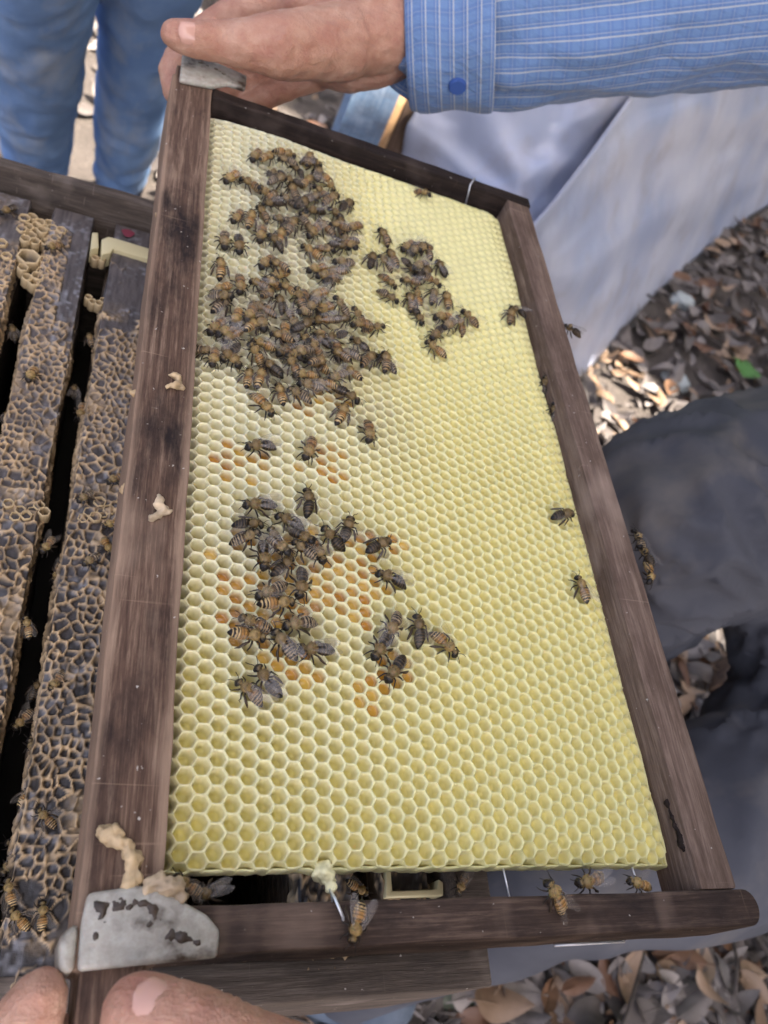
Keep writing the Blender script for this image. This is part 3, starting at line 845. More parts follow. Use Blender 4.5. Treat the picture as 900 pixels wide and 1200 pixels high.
PITCH = 0.0330
BX2 = -0.0292
specs = [
    ('first', BX2 - PITCH, 31, lambda a, y: 0.75 * (1 - .8 * sm(y, .33, .40)), True, 'wax covered frame in the hive at the far left edge'),
    ('second', BX2, 37, lambda a, y: np.where(a < .55, .98, .98 * (1 - sm(y, .29, .33))) * (1 - .95 * sm(y, .375, .39)), True, 'frame in the hive crusted with brown wax ridges, second from the left'),
    ('third', BX2 + PITCH - .0003, 41, lambda a, y: (1.0 - .96 * sm(y, .305, .345)) * (0.35 + .65 * sm(y, .04, .075)), True, 'wax ridged frame beside the held frame, with red dot and cream spacer'),
    ('fourth', BX2 + 2 * PITCH, 43, lambda a, y: .25 + 0 * y, False, 'frame in the hive mostly hidden under the held frame near the wax drip'),
    ('sixth', BX2 + 4 * PITCH, 47, lambda a, y: .8 + 0 * y, False, 'frame in the hive glimpsed behind the cream spacer under the comb edge'),
    ('seventh', BX2 + 5 * PITCH, 53, lambda a, y: .5 + 0 * y, False, 'hive frame nearest the hive wall by the grey trousers, under the comb'),
]
HF = {}
for nm, x0, seed, cov, fine, lab in specs:
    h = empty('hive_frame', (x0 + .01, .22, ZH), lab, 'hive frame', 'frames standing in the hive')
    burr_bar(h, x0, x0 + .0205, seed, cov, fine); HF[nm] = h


# cream plastic spacers
def spacer(parent, cpts, z1, z0=None):
    poly = [U(x, y, z1) for x, y in cpts]
    return poly_prism('spacer', poly, z1 - .010 if z0 is None else z0, z1, .0006, M['plastic_cream'], parent, .0001)


zs = ZH + .003
spacer(HF['third'], [(119, 298), (130, 296), (133, 291), (179, 305), (178, 292), (136, 279), (127, 277), (119, 280)][::-1], zs)
spacer(HF['third'], [(108, 272), (115, 272), (116, 290), (106, 292)], zs)
spacer(HF['sixth'], [(452, 1052), (520, 1050), (520, 1034), (514, 1030), (512, 1042), (460, 1044), (458, 1018), (452, 1018)], zs)
# red paint dot
pd = U(150, 273, ZH + .0012); mb = MB()
mb.add([(pd.x, pd.y, ZH + .0014)] + [(pd.x + .0034 * math.cos(a) * (1 + .2 * math.sin(3 * a)), pd.y + .0034 * math.sin(a), ZH + .0011) for a in [R(24 * k) for k in range(15)]],
       [(0, 1 + k, 1 + (k + 1) % 15) for k in range(15)], (.2, .02, .03))
_t = NT('red_paint'); _t.set(Base_Color=(0.16, 0.02, 0.035), Roughness=.6); M['red'] = _t.m
link('paint_dot', mb.build('paint_dot', mats=[M['red']]), HF['third'])


# wax bridges between frames: small tan cells
def cells(name, pts, parent, z=ZH + .001, rad=.0024, depth=.006, col=(0.50, 0.37, 0.20)):
    mb = MB()
    for it in pts:
        p = U(it[0], it[1], z); rr = rad * (it[2] if len(it) > 2 else 1) * (0.92 + .16 * rng.random()); n = 12
        dz = rng.uniform(-.0008, .0012)
        V = []; Fc = []
        hexm = [1 + .07 * math.cos(6 * 2 * math.pi * k / n) for k in range(n)]
        for (s, zz) in ((1.28, -depth), (1.22, -.0006), (1.08, 0), (.94, -.0005), (.86, -depth)):
            for k in range(n):
                an = 2 * math.pi * k / n + .3
                V.append((p.x + rr * s * hexm[k] * math.cos(an), p.y + rr * s * hexm[k] * math.sin(an), p.z + dz + zz))
        for q in range(4):
            for k in range(n): Fc.append((q * n + k, q * n + (k + 1) % n, (q + 1) * n + (k + 1) % n, (q + 1) * n + k))
        Fc.append(tuple(4 * n + k for k in range(n)))
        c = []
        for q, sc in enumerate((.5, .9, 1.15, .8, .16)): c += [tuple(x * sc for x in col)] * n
        mb.add(V, Fc, c)
    return link(name, mb.build(name, mats=[M['burr']]), parent)


cells('brace_comb', [(29, 255), (38, 252), (33, 264), (43, 262), (26, 268), (50, 270), (30, 280), (41, 281), (54, 281), (62, 266), (72, 270), (58, 259), (36, 274), (48, 258), (65, 279), (34, 300, 2.0), (52, 303), (50, 317), (44, 324), (27, 314), (32, 325), (40, 330)], HF['second'])
cells('brace_comb', [(10, 590), (24, 597), (38, 598), (18, 605), (31, 604), (46, 592), (52, 600)], HF['second'], rad=.0019)
cells('brace_comb', [(105, 599), (120, 600), (98, 606), (112, 606), (128, 597), (117, 588), (135, 592)], HF['third'], rad=.0021)
cells('brace_comb', [(112, 301), (120, 304)], HF['third'], rad=.0016, z=ZH - .001)
cells('brace_comb', [(109, 352), (116, 356), (121, 350), (104, 347)], HF['third'], rad=.0016, z=ZH - .001)
cells('brace_comb', [(2, 285), (8, 300), (2, 310), (7, 318), (1, 330)], HF['first'], rad=.0022)

# ------------------------------------------------------------------ bees
PAL = {
    'amber': dict(a=(.30, .155, .045), d=(.008, .005, .003), p=(.50, .34, .15), t=(.30, .205, .08), h=(.022, .015, .010), na=3),
    'brown': dict(a=(.22, .11, .036), d=(.009, .006, .004), p=(.33, .215, .10), t=(.25, .17, .07), h=(.020, .014, .009), na=2),
    'dark': dict(a=(.018, .012, .007), d=(.006, .0048, .004), p=(.085, .056, .028), t=(.175, .118, .05), h=(.014, .011, .008), na=0),
    'grey': dict(a=(.10, .058, .026), d=(.009, .007, .006), p=(.31, .225, .13), t=(.23, .165, .08), h=(.020, .016, .012), na=1),
}
mm = 0.001


def bee_body(kind, seed, curl=0.0, bend=0.0):
    r = random.Random(seed); pal = PAL[kind]; mb = MB()
    prof = [(-7.25, .12, .12, 1.75), (-7.05, .45, .42, 1.8), (-6.6, .92, .85, 1.95), (-6.0, 1.36, 1.25, 2.1), (-5.2, 1.78, 1.62, 2.3), (-4.3, 2.05, 1.88, 2.45), (-3.3, 2.18, 2.0, 2.55), (-2.3, 2.14, 1.95, 2.6),
            (-1.5, 1.85, 1.7, 2.6), (-1.0, 1.35, 1.3, 2.55), (-.62, .72, .8, 2.5), (-.35, .8, .9, 2.55), (.05, 1.4, 1.4, 2.7), (.6, 1.85, 1.75, 2.85), (1.3, 2.02, 1.92, 2.95), (2.0, 1.9, 1.8, 2.9), (2.6, 1.45, 1.4, 2.75), (3.0, .85, .9, 2.55),
            (3.2, .75, .85, 2.45), (3.42, 1.2, 1.15, 2.35), (3.75, 1.75, 1.45, 2.25), (4.2, 1.9, 1.55, 2.15), (4.65, 1.65, 1.45, 2.0), (5.05, 1.1, 1.2, 1.8), (5.35, .6, .8, 1.55), (5.5, .2, .3, 1.4)]
    px = [p[0] for p in prof]
    xs_ = sorted(set([round(-7.25 + .27 * i, 3) for i in range(24)] + [p[0] for p in prof if p[0] > -1.1] + [-7.05]))
    n = 14; V = []; Fc = []; C = []
    seg = [-6.7, -5.75, -4.75, -3.75, -2.7, -1.55]     # rear edges of the plates
    for x in xs_:
        ry = np.interp(x, px, [p[1] for p in prof]); rz = np.interp(x, px, [p[2] for p in prof]); zc = np.interp(x, px, [p[3] for p in prof])
        # plate steps
        if x < -.9:
            for s in seg:
                if 0 <= x - s < .3: ry *= 1.035; rz *= 1.035
                if 0 <= s - x < .25: ry *= .955; rz *= .955
        yo = 0.0
        if x < -.5: yo = bend * ((-.5 - x) / 6.7) ** 2 * 2.2; zc -= curl * ((-.5 - x) / 6.7) ** 2 * 1.3
        if x > 3.1: yo = bend * .35 * (x - 3.1)
        for k in range(n):
            an = 2 * math.pi * k / n
            V.append((x * mm, (yo + ry * .93 * math.cos(an)) * mm, (zc + rz * .95 * math.sin(an)) * mm))
            up = math.sin(an)
            if x < -.9:
                i = max([q for q, s in enumerate(seg) if x >= s - .05] or [-1])      # 5 = foremost plate
                f = (x - seg[i]) if i >= 0 else 0
                front = 5 - i
                c = pal['a'] if front < pal['na'] else pal['d']
                if i < 0: c = pal['d']
                if f < .26 and front < pal['na']: c = tuple(.25 * v for v in pal['a'])
                if f > .70 and 0 <= i < 5 and front >= pal['na']: c = pal['p']
                if f > .42 and 0 <= i < 5 and front >= pal['na'] and r.random() < .35: c = pal['p']
                if up < -.4: c = tuple(.5 * a + .5 * b for a, b in zip(c, pal['p']))
            elif x < 3.0:
                c = pal['t']
                if .6 < x < 1.9 and up > .75 and r.random() < .7: c = tuple(v * .45 for v in pal['t'])
            else:
                c = pal['h']
                if abs(math.cos(an)) > .62 and 3.6 < x < 4.7: c = (.010, .009, .009)
                elif up > .5 and x < 4.4: c = tuple(.6 * v for v in pal['t'])
            j = r.uniform(.8, 1.2); C.append(tuple(v * j for v in c))
    m = len(xs_)
    for i in range(m - 1):
        for k in range(n): Fc.append((i * n + k, i * n + (k + 1) % n, (i + 1) * n + (k + 1) % n, (i + 1) * n + k))
    Fc.append(tuple(range(n))[::-1]); Fc.append(tuple((m - 1) * n + k for k in range(n)))
    mb.add(V, Fc, C)
    # hairs
    def hair(x, an, ln, c, lean=-.4):
        ry = np.interp(x, px, [p[1] for p in prof]); rz = np.interp(x, px, [p[2] for p in prof]); zc = np.interp(x, px, [p[3] for p in prof])
        yo = 0
        if x < -.5: yo = bend * ((-.5 - x) / 6.7) ** 2 * 2.2; zc -= curl * ((-.5 - x) / 6.7) ** 2 * 1.3
        b = Vector((x, yo + ry * .95 * math.cos(an), zc + rz * .95 * math.sin(an)))
        nrm = Vector((lean + r.uniform(-.3, .3), math.cos(an) + r.uniform(-.3, .3), math.sin(an) + r.uniform(-.3, .3))).normalized()
        tip = b + nrm * ln; s = nrm.cross(Vector((1, .3, .2))).normalized() * .07
        mb.add([(b + s) * mm, (b - s) * mm, tip * mm], [(0, 1, 2)], [c, c, tuple(min(1, v * 1.5) for v in c)])
    for q in range(230):
        hair(r.uniform(.0, 2.8), r.uniform(-.3, math.pi + .3), r.uniform(.45, .85), tuple(v * r.uniform(.8, 1.5) for v in pal['t']))
    for q in range(40): hair(r.uniform(3.4, 4.6), r.uniform(.5, 2.6), r.uniform(.3, .5), pal['t'])
    for q in range(110):
        s = r.choice(seg[1:]) + r.uniform(.62, .98) if r.random() < .7 else r.uniform(-1.9, -1)
        hair(s, r.uniform(-.2, math.pi + .2), r.uniform(.3, .5), pal['p'], -.9)
    lc = (.022, .016, .012); lc2 = (.045, .030, .018)
    for s in (-1, 1):
        jx = lambda a: a + r.uniform(-.35, .35)
        yb = 0
        mb.tube([Vector(p) * mm for p in [(2.1, s * .9, 1.7), (jx(3.0), s * 2.1, 2.0), (jx(3.8), s * 2.7, .7), (jx(4.5), s * 3.0, 0.05), (jx(5.0), s * 3.2, 0.0)]], [.34 * mm, .3 * mm, .24 * mm, .16 * mm, .1 * mm], 5, lc)
        mb.tube([Vector(p) * mm for p in [(1.1, s * 1.1, 1.5), (jx(.9), s * 2.7, 2.2), (jx(.4), s * 3.5, .9), (jx(.0), s * 4.0, .05), (jx(-.4), s * 4.3, 0)]], [.36 * mm, .32 * mm, .27 * mm, .17 * mm, .1 * mm], 5, lc)
        mb.tube([Vector(p) * mm for p in [(.2, s * 1.1, 1.5), (jx(-.7), s * 2.5, 2.5), (jx(-2.0), s * 3.2, 1.5), (jx(-3.1), s * 3.7, .5), (jx(-4.0), s * 4.0, 0)]], [.38 * mm, .36 * mm, .55 * mm, .42 * mm, .14 * mm], 5, lc2, flat=.6)
        mb.tube([Vector(p) * mm for p in [(4.9, s * .35, 2.5), (jx(5.5), s * .9, 3.2), (jx(6.6), s * 1.5, 2.9), (jx(7.5), s * 1.9, 2.2)]], [.13 * mm, .12 * mm, .13 * mm, .12 * mm], 4, lc)
    return mb.build('bee_' + kind, mats=[M['bee']])


def wing_mesh(s, mk='wing'):
    mb = MB()
    def blade(pts, off, dz, c0, c1):
        lead = [p[0] for p in pts]
        V = []; Fc = []; C = []
        for (x, ya, yb) in pts:
            for t in (0, .33, .66, 1):
                y = ya + (yb - ya) * t
                V.append(((off[0] + x) * mm, s * (off[1] + y) * mm, (dz + .35 * math.sin(math.pi * t) * min(1, -x / 3 + .2) + .02 * x) * mm))
                C.append(c0 if t < .1 else c1)
        for i in range(len(pts) - 1):
            for k in range(3):
                q = (i * 4 + k, i * 4 + k + 1, i * 4 + 5 + k, i * 4 + 4 + k); Fc.append(q if s > 0 else q[::-1])
        mb.add(V, Fc, C)
    lead_c = (.13, .085, .05); c1 = (.40, .35, .29)
    blade([(0, .1, -.1), (-1.2, .45, -.35), (-2.8, .65, -.85), (-4.6, .8, -1.45), (-6.4, .75, -2.0), (-7.8, .45, -2.15), (-8.8, -.1, -1.8), (-9.3, -.7, -1.2)], (0, 0), 0, lead_c, c1)
    blade([(-.3, -.2, -.5), (-1.5, -.35, -1.3), (-3.0, -.8, -2.1), (-4.6, -1.3, -2.6), (-5.8, -1.7, -2.6), (-6.4, -2.0, -2.3)], (-.5, -.1), -.25, c1, c1)
    for path in ([(0, 0), (-3, .45), (-6.5, .5)], [(0, -.1), (-3.2, -.2), (-6, -.5), (-8, -.6)], [(-.5, -.2), (-3.0, -.7), (-5.6, -1.5)], [(-4.6, .6), (-5.2, -.4), (-5.4, -1.5)]):
        mb.tube([Vector((x * mm, s * y * mm, .33 * mm)) for x, y in path], .045 * mm, 3, lead_c)
    return mb.build('wing', mats=[M[mk]])


WL, WR = wing_mesh(1), wing_mesh(-1)
WLM, WRM = wing_mesh(1, 'wing_milky'), wing_mesh(-1, 'wing_milky')
BODIES = {}
for k in PAL:
    BODIES[k] = [bee_body(k, 1, 0, 0), bee_body(k, 2, .8, .35), bee_body(k, 3, .4, -.4)]

BEES = []      # (head x, head y, tail x, tail y, kind, wings, z offset, cluster, label)
def B(hx, hy, tx, ty, kind=None, wing=None, dz=None, label=None): BEES.append([hx, hy, tx, ty, kind, wing, dz, CL, label])


CL = 'upper'
for a in [(261, 217, 280, 204, 'amber'), (277, 210, 310, 231, 'brown', 'n'), (292, 196, 308, 177, 'brown'), (318, 190, 301, 198, 'amber'), (346, 188, 317, 180, 'amber', 's'), (376, 197, 349, 191, 'dark'), (373, 199, 370, 219, 'grey'),
          (389, 226, 374, 212, 'amber', 's'), (415, 237, 392, 248, 'dark', 'n'), (366, 211, 349, 225, 'amber', 'n'), (338, 201, 353, 217, 'dark'), (337, 216, 348, 243, 'brown'), (379, 231, 349, 241, 'grey'), (312, 206, 336, 209, 'dark'),
          (335, 214, 307, 219, 'grey'), (320, 227, 316, 246, 'dark'), (300, 245, 314, 264, 'brown'), (272, 263, 284, 250, 'brown'), (293, 253, 287, 276, 'amber', 'n'), (262, 298, 262, 270, 'grey'), (281, 308, 279, 278, 'dark'),
          (303, 290, 308, 266, 'brown'), (330, 271, 323, 294, 'amber', 'n'), (324, 258, 340, 269, 'grey'), (310, 246, 329, 251, 'dark'), (257, 304, 259, 333, 'amber', 'n'), (356, 251, 382, 254, 'dark', 'f'), (349, 256, 363, 270, 'amber'),
          (354, 286, 374, 267, 'brown', 'f'), (370, 262, 391, 281, 'dark'), (396, 259, 400, 279, 'dark', 'n'), (402, 273, 427, 264, 'brown'), (411, 295, 378, 288, 'dark', 'f'), (393, 283, 421, 287, 'grey', 'f'), (413, 305, 401, 289, 'brown'),
          (388, 310, 417, 312, 'grey'), (352, 290, 378, 309, 'amber', 's'), (364, 226, 382, 241, 'dark'), (328, 232, 346, 247, 'grey'), (358, 240, 338, 252, 'dark'), (388, 300, 372, 291, 'brown'), (330, 215, 352, 226, 'dark'),
          (385, 272, 404, 284, 'dark'), (312, 283, 330, 300, 'dark'), (345, 262, 330, 282, 'brown'), (382, 250, 402, 257, 'dark', 'n'), (360, 280, 346, 268, 'grey'), (326, 196, 342, 207, 'grey'), (362, 190, 356, 208, 'brown'),
          (300, 232, 318, 240, 'dark'), (392, 240, 372, 247, 'dark')]: B(*a)
CL = 'middle'
for a in [(313, 331, 342, 319, 'amber'), (303, 318, 322, 304, 'brown'), (356, 322, 386, 317, 'amber', 'f'), (383, 318, 406, 326, 'dark', 'f'), (367, 330, 396, 333, 'brown', 'f'), (280, 353, 280, 320, 'brown'), (249, 346, 272, 337, 'amber', 'n'),
          (272, 350, 247, 369, 'grey', 'n'), (305, 333, 330, 337, 'amber'), (294, 334, 314, 351, 'brown'), (289, 357, 327, 374, 'dark', 'v'), (271, 385, 281, 364, 'amber'), (286, 384, 296, 364, 'dark'), (307, 398, 300, 369, 'grey', 'n'),
          (242, 396, 267, 373, 'brown', 'f'), (248, 402, 284, 393, 'brown', 'f'), (297, 385, 285, 399, 'amber', 'n'), (247, 416, 233, 407, 'grey', 'n'), (246, 436, 251, 414, 'brown'), (279, 439, 256, 410, 'brown', 'f'), (262, 407, 284, 397, 'brown', 'f'),
          (293, 402, 323, 414, 'amber', 'f'), (287, 411, 307, 429, 'amber', 'n'), (303, 422, 330, 448, 'dark'), (291, 436, 287, 457, 'amber', 'n'), (306, 440, 300, 463, 'amber', 'n'), (319, 490, 293, 463, 'amber'), (324, 453, 331, 479, 'amber', 'n'),
          (336, 462, 362, 477, 'grey', 'n'), (344, 458, 377, 463, 'grey', 'f'), (341, 447, 371, 450, 'amber'), (371, 450, 393, 458, 'amber', 'n'), (420, 476, 388, 455, 'dark', 'n'), (382, 452, 404, 443, 'grey'), (404, 476, 394, 502, 'amber', 'n'),
          (431, 521, 430, 494, 'brown', 's'), (407, 434, 420, 451, 'amber', 'n'), (352, 424, 389, 441, 'amber', 'n'), (330, 404, 333, 381, 'amber', 'n'), (345, 392, 334, 371, 'grey', 'f'), (364, 389, 339, 397, 'dark'), (346, 400, 372, 413, 'amber', 'f'),
          (321, 421, 351, 408, 'grey', 'f'), (336, 429, 366, 418, 'grey'), (367, 401, 379, 391, 'brown'), (369, 402, 382, 422, 'dark'), (393, 433, 390, 402, 'brown', 's'), (384, 398, 401, 399, 'dark'), (367, 377, 391, 382, 'brown', 'f'),
          (409, 375, 388, 379, 'grey', 'f'), (349, 369, 358, 338, 'brown'), (362, 353, 384, 345, 'amber', 'f'), (369, 371, 392, 359, 'amber', 'f'), (357, 374, 371, 361, 'grey', 'f'), (328, 342, 342, 357, 'amber'), (321, 357, 328, 378, 'dark'),
          (344, 379, 361, 374, 'grey'), (449, 387, 428, 384, 'brown', 'n'), (409, 386, 436, 388, 'brown', 'n'), (409, 369, 426, 383, 'brown'), (411, 397, 432, 414, 'dark', 'n'), (401, 416, 418, 427, 'grey', 'n'), (441, 414, 418, 432, 'brown', 'n'),
          (443, 417, 464, 439, 'grey'), (446, 420, 448, 445, 'dark'), (329, 428, 346, 446, 'dark'), (346, 433, 330, 419, 'brown'), (374, 431, 356, 440, 'brown'), (318, 402, 336, 414, 'dark'), (389, 420, 404, 436, 'brown'), (265, 358, 250, 352, 'grey'),
          (312, 436, 322, 452, 'dark'), (388, 362, 402, 372, 'grey'), (355, 412, 372, 424, 'dark'), (262, 425, 275, 418, 'dark'), (312, 352, 300, 362, 'brown'), (318, 316, 334, 330, 'brown'), (342, 352, 352, 366, 'dark'), (392, 330, 374, 338, 'dark')]: B(*a)
CL = 'right'
for a in [(443, 267, 458, 291, 'brown'), (452, 289, 467, 319, 'brown'), (437, 297, 432, 318, 'dark', 'n'), (441, 305, 459, 320, 'grey', 'f'), (464, 337, 445, 321, 'dark'), (470, 294, 486, 284, 'brown'), (479, 303, 494, 286, 'grey', 'f'),
          (493, 289, 502, 308, 'brown'), (485, 316, 471, 307, 'dark', 'n'), (480, 319, 502, 312, 'grey', 'f'), (505, 317, 482, 329, 'dark', 'n'), (511, 303, 524, 328, 'dark', 'f'), (515, 339, 491, 328, 'brown'), (486, 339, 494, 353, 'amber', 'n'),
          (506, 338, 501, 366, 'grey'), (479, 341, 485, 368, 'dark', 'f'), (495, 380, 484, 360, 'dark'), (521, 338, 526, 368, 'amber', 's'), (504, 373, 534, 371, 'amber', 'n'), (510, 394, 539, 374, 'grey', 'f'), (540, 364, 560, 385, 'brown', 's'),
          (534, 373, 545, 388, 'brown', 'n'), (498, 400, 523, 419, 'amber'), (505, 398, 518, 384, 'dark'), (466, 356, 441, 340, 'grey', 'n'), (497, 296, 478, 292, 'dark'), (474, 326, 492, 336, 'brown'), (488, 300, 504, 296, 'brown')]: B(*a)
CL = 'lower'
for a in [(272 + 36, 616, 272, 613, 'dark', 'n'), (302, 632, 273, 637, 'grey', 'n'), (322, 605, 358, 622, 'dark', 'f'), (315, 619, 328, 651, 'grey', 'n'), (305, 676, 304, 633, 'dark'), (379, 663, 357, 626, 'brown'), (342, 639, 368, 661, 'grey'),
          (284, 594, 324, 594, 'dark', 'f'), (358, 571, 361, 612, 'dark', 's'), (374, 622, 401, 649, 'dark', 's'), (410, 610, 399, 643, 'dark', 's'), (343, 654, 320, 676, 'dark', 'n'), (350, 703, 355, 664, 'dark'), (298, 701, 338, 684, 'grey', 'n'), (346, 709, 297, 713, 'amber', 'n'),
          (280, 724, 319, 741, 'brown'), (311, 751, 260, 746, 'amber', 'n'), (331, 735, 372, 728, 'grey', 'n'), (319, 739, 346, 775, 'grey', 'f'), (347, 763, 394, 764, 'dark', 'f'), (278, 798, 309, 824, 'brown', 'f'), (298, 783, 326, 823, 'dark', 'f'),
          (330, 655, 318, 640, 'grey'), (360, 645, 340, 628, 'dark')]: B(*a)
CL = 'lone'
for a in [(503, 232, 489, 221, 'brown', None, None, 'small brown bee high on the pale comb under the far side bar'),
          (599, 357, 597, 385, 'brown', 's', None, 'brown bee of the pair near the right bar, pointing straight up'),
          (602, 357, 617, 372, 'dark', 'f', None, 'dark bee of the pair near the right bar, tail to lower right'),
          (673, 601, 645, 604, 'dark', 'n', None, 'shiny black-bellied bee alone near the right bar, head to the right'),
          (675, 672, 690, 710, 'amber', None, None, 'yellow banded bee alone near the right bar, head up'),
          (283, 527, 326, 524, 'dark', 'f', None, 'dark bee alone between clusters at the left, head to the left'),
          (355, 544, 369, 511, 'brown', 'n', None, 'brown bee between the clusters with its head down left'),
          (458, 633, 425, 650, 'dark', 's', None, 'black-bellied bee with raised wings right of the lower cluster'),
          (439, 672, 478, 688, 'dark', 'f', None, 'dark bee alone right of the lower cluster, tail to the lower right'),
          (451, 748, 469, 717, 'grey', 'n', None, 'grey bee of the overlapping pair, upper one, right of lower cluster'),
          (434, 777, 459, 738, 'dark', None, None, 'dark bee of the overlapping pair, lower one, right of lower cluster'),
          (487, 717, 494, 763, 'dark', None, None, 'dark slim bee with head up between the pair and banded bee'),
          (538, 771, 504, 736, 'amber', None, None, 'amber banded bee with head toward lower right, rightmost of five'),
          (451, 803, 476, 766, 'dark', 'n', None, 'round dark bee lowest of the five right of the lower cluster'),
          (653, 468, 656, 483, 'dark', None, None, 'dark bee half hidden at the comb edge beside the right bar'),
          (643, 438, 646, 449, 'dark', None, None, 'tiny dark bee at the comb edge above another by right bar')]: B(*a)

DIRS = ['right', 'lower right', 'bottom', 'lower left', 'left', 'upper left', 'top', 'upper right']
CN = {'upper': 'upper left cluster', 'middle': 'big middle cluster', 'right': 'small right cluster', 'lower': 'lower cluster'}
GR = {'upper': 'bees in the upper left cluster', 'middle': 'bees in the big middle cluster', 'right': 'bees in the small right cluster', 'lower': 'bees in the lower cluster', 'lone': 'bees walking alone on the comb'}
KN = {'amber': 'amber banded', 'brown': 'brown', 'dark': 'dark', 'grey': 'greyish'}
cent = {}
for c in CN:
    bb = [b for b in BEES if b[7] == c]; xs_ = [(b[0] + b[2]) / 2 for b in bb]; ys_ = [(b[1] + b[3]) / 2 for b in bb]
    cent[c] = (np.mean(xs_), np.mean(ys_), np.std(xs_), np.std(ys_))
kinds = ['amber', 'brown', 'dark', 'grey']
WINGP = {None: (13, 4, 3), 'f': (7, 1, 0), 'n': (22, 2, -10), 's': (48, 8, 6), 'v': (20, 3, 2)}
placed = []


def put_bee(pos, yaw, pitch, roll, scale, kind, wing, label, group, idx):
    me = BODIES[kind][idx % 3]
    o = bpy.data.objects.new('honey_bee', me); COL.objects.link(o)
    tag(o, label, 'bee', group)
    o.rotation_euler = (roll, pitch, yaw); o.scale = (scale,) * 3; o.location = pos
    sp, lift, tw = WINGP[wing]
    r = random.Random(idx * 7 + 1)
    for s, wm in (((1, WLM), (-1, WRM)) if wing in ('f', 'v') or (wing is None and idx % 6 == 0) else ((1, WL), (-1, WR))):
        wo_ = bpy.data.objects.new('wing', wm); COL.objects.link(wo_); wo_.parent = o
        a = sp + r.uniform(-5, 8)
        wo_.location = (1.1 * mm, s * 1.45 * mm, 4.25 * mm)
        # swung back and out from the shoulder, lying close over the abdomen
        wo_.rotation_euler = (R(s * (8 - tw)), R(9 - lift * 1.2), R(-s * a))
    return o


for b in BEES:
    if b[7] in ('upper', 'middle', 'right') and b[4] == 'dark' and rng.random() < .4: b[4] = 'brown'
for i, b in enumerate(BEES):
    hx, hy, tx, ty, kind, wing, dz, cl, lab = b
    zz = ZC + .0025
    h = U(hx, hy, zz); t = U(tx, ty, zz); v = h - t
    L = v.length; yaw = math.atan2(v.y, v.x)
    mid = (h + t) / 2
    scale = min(1.08, max(.95, L / .0122))
    if L < .0105: scale = .97
    near = sum(1 for p in placed if (p - mid).length < .0085)
    lift = min(near, 2) * .0017 + (rng.uniform(0, .0008) if near else 0)
    pitch = rng.uniform(-.05, .05) if not near else rng.uniform(-.18, .18)
    if L < .0105: pitch = rng.choice([-.45, .35])      # seen end-on: tail or head dips into a cell
    roll = rng.uniform(-.12, .12) if not near else rng.uniform(-.35, .35)
    placed.append(mid.copy())
    cpos = mid - Vector((math.cos(yaw), math.sin(yaw), 0)) * (-.00095 * scale)
    cpos.z = rim_z(mid.x, mid.y) + .0002 + lift
    if lab is None:
        c = cent[cl]; mx, my = ((hx + tx) / 2 - c[0]) / c[2], ((hy + ty) / 2 - c[1]) / c[3]
        if abs(mx) < .55 and abs(my) < .55: wh = 'in the centre of'
        else:
            an = math.degrees(math.atan2(my, mx)) % 360; wh = 'at the %s of' % (['right', 'lower right', 'bottom', 'lower left', 'left', 'upper left', 'top', 'upper right'][int((an + 22.5) // 45) % 8])
        pd_ = math.degrees(math.atan2(hy - ty, hx - tx)) % 360
        lab = '%s bee %s %s, head to %s' % (KN[kind], wh, CN[cl], DIRS[int((pd_ + 22.5) // 45) % 8])
    b[8] = lab; b.append((cpos, yaw, pitch, roll, scale))
from collections import defaultdict
same = defaultdict(list)
for b in BEES: same[b[8]].append(b)
for lab, bs in same.items():
    if len(bs) > 1:
        bs.sort(key=lambda b: b[1] + b[3])
        words = {2: ['higher', 'lower'], 3: ['highest', 'middle', 'lowest'], 4: ['highest', 'second highest', 'third highest', 'lowest']}.get(len(bs))
        if words:
            for b, wd in zip(bs, words): b[8] = wd + ' ' + lab
for i, b in enumerate(BEES):
    cpos, yaw, pitch, roll, scale = b[9]
    put_bee(cpos, yaw, pitch, roll, scale, b[4], b[5], b[8], GR[b[7]], i)
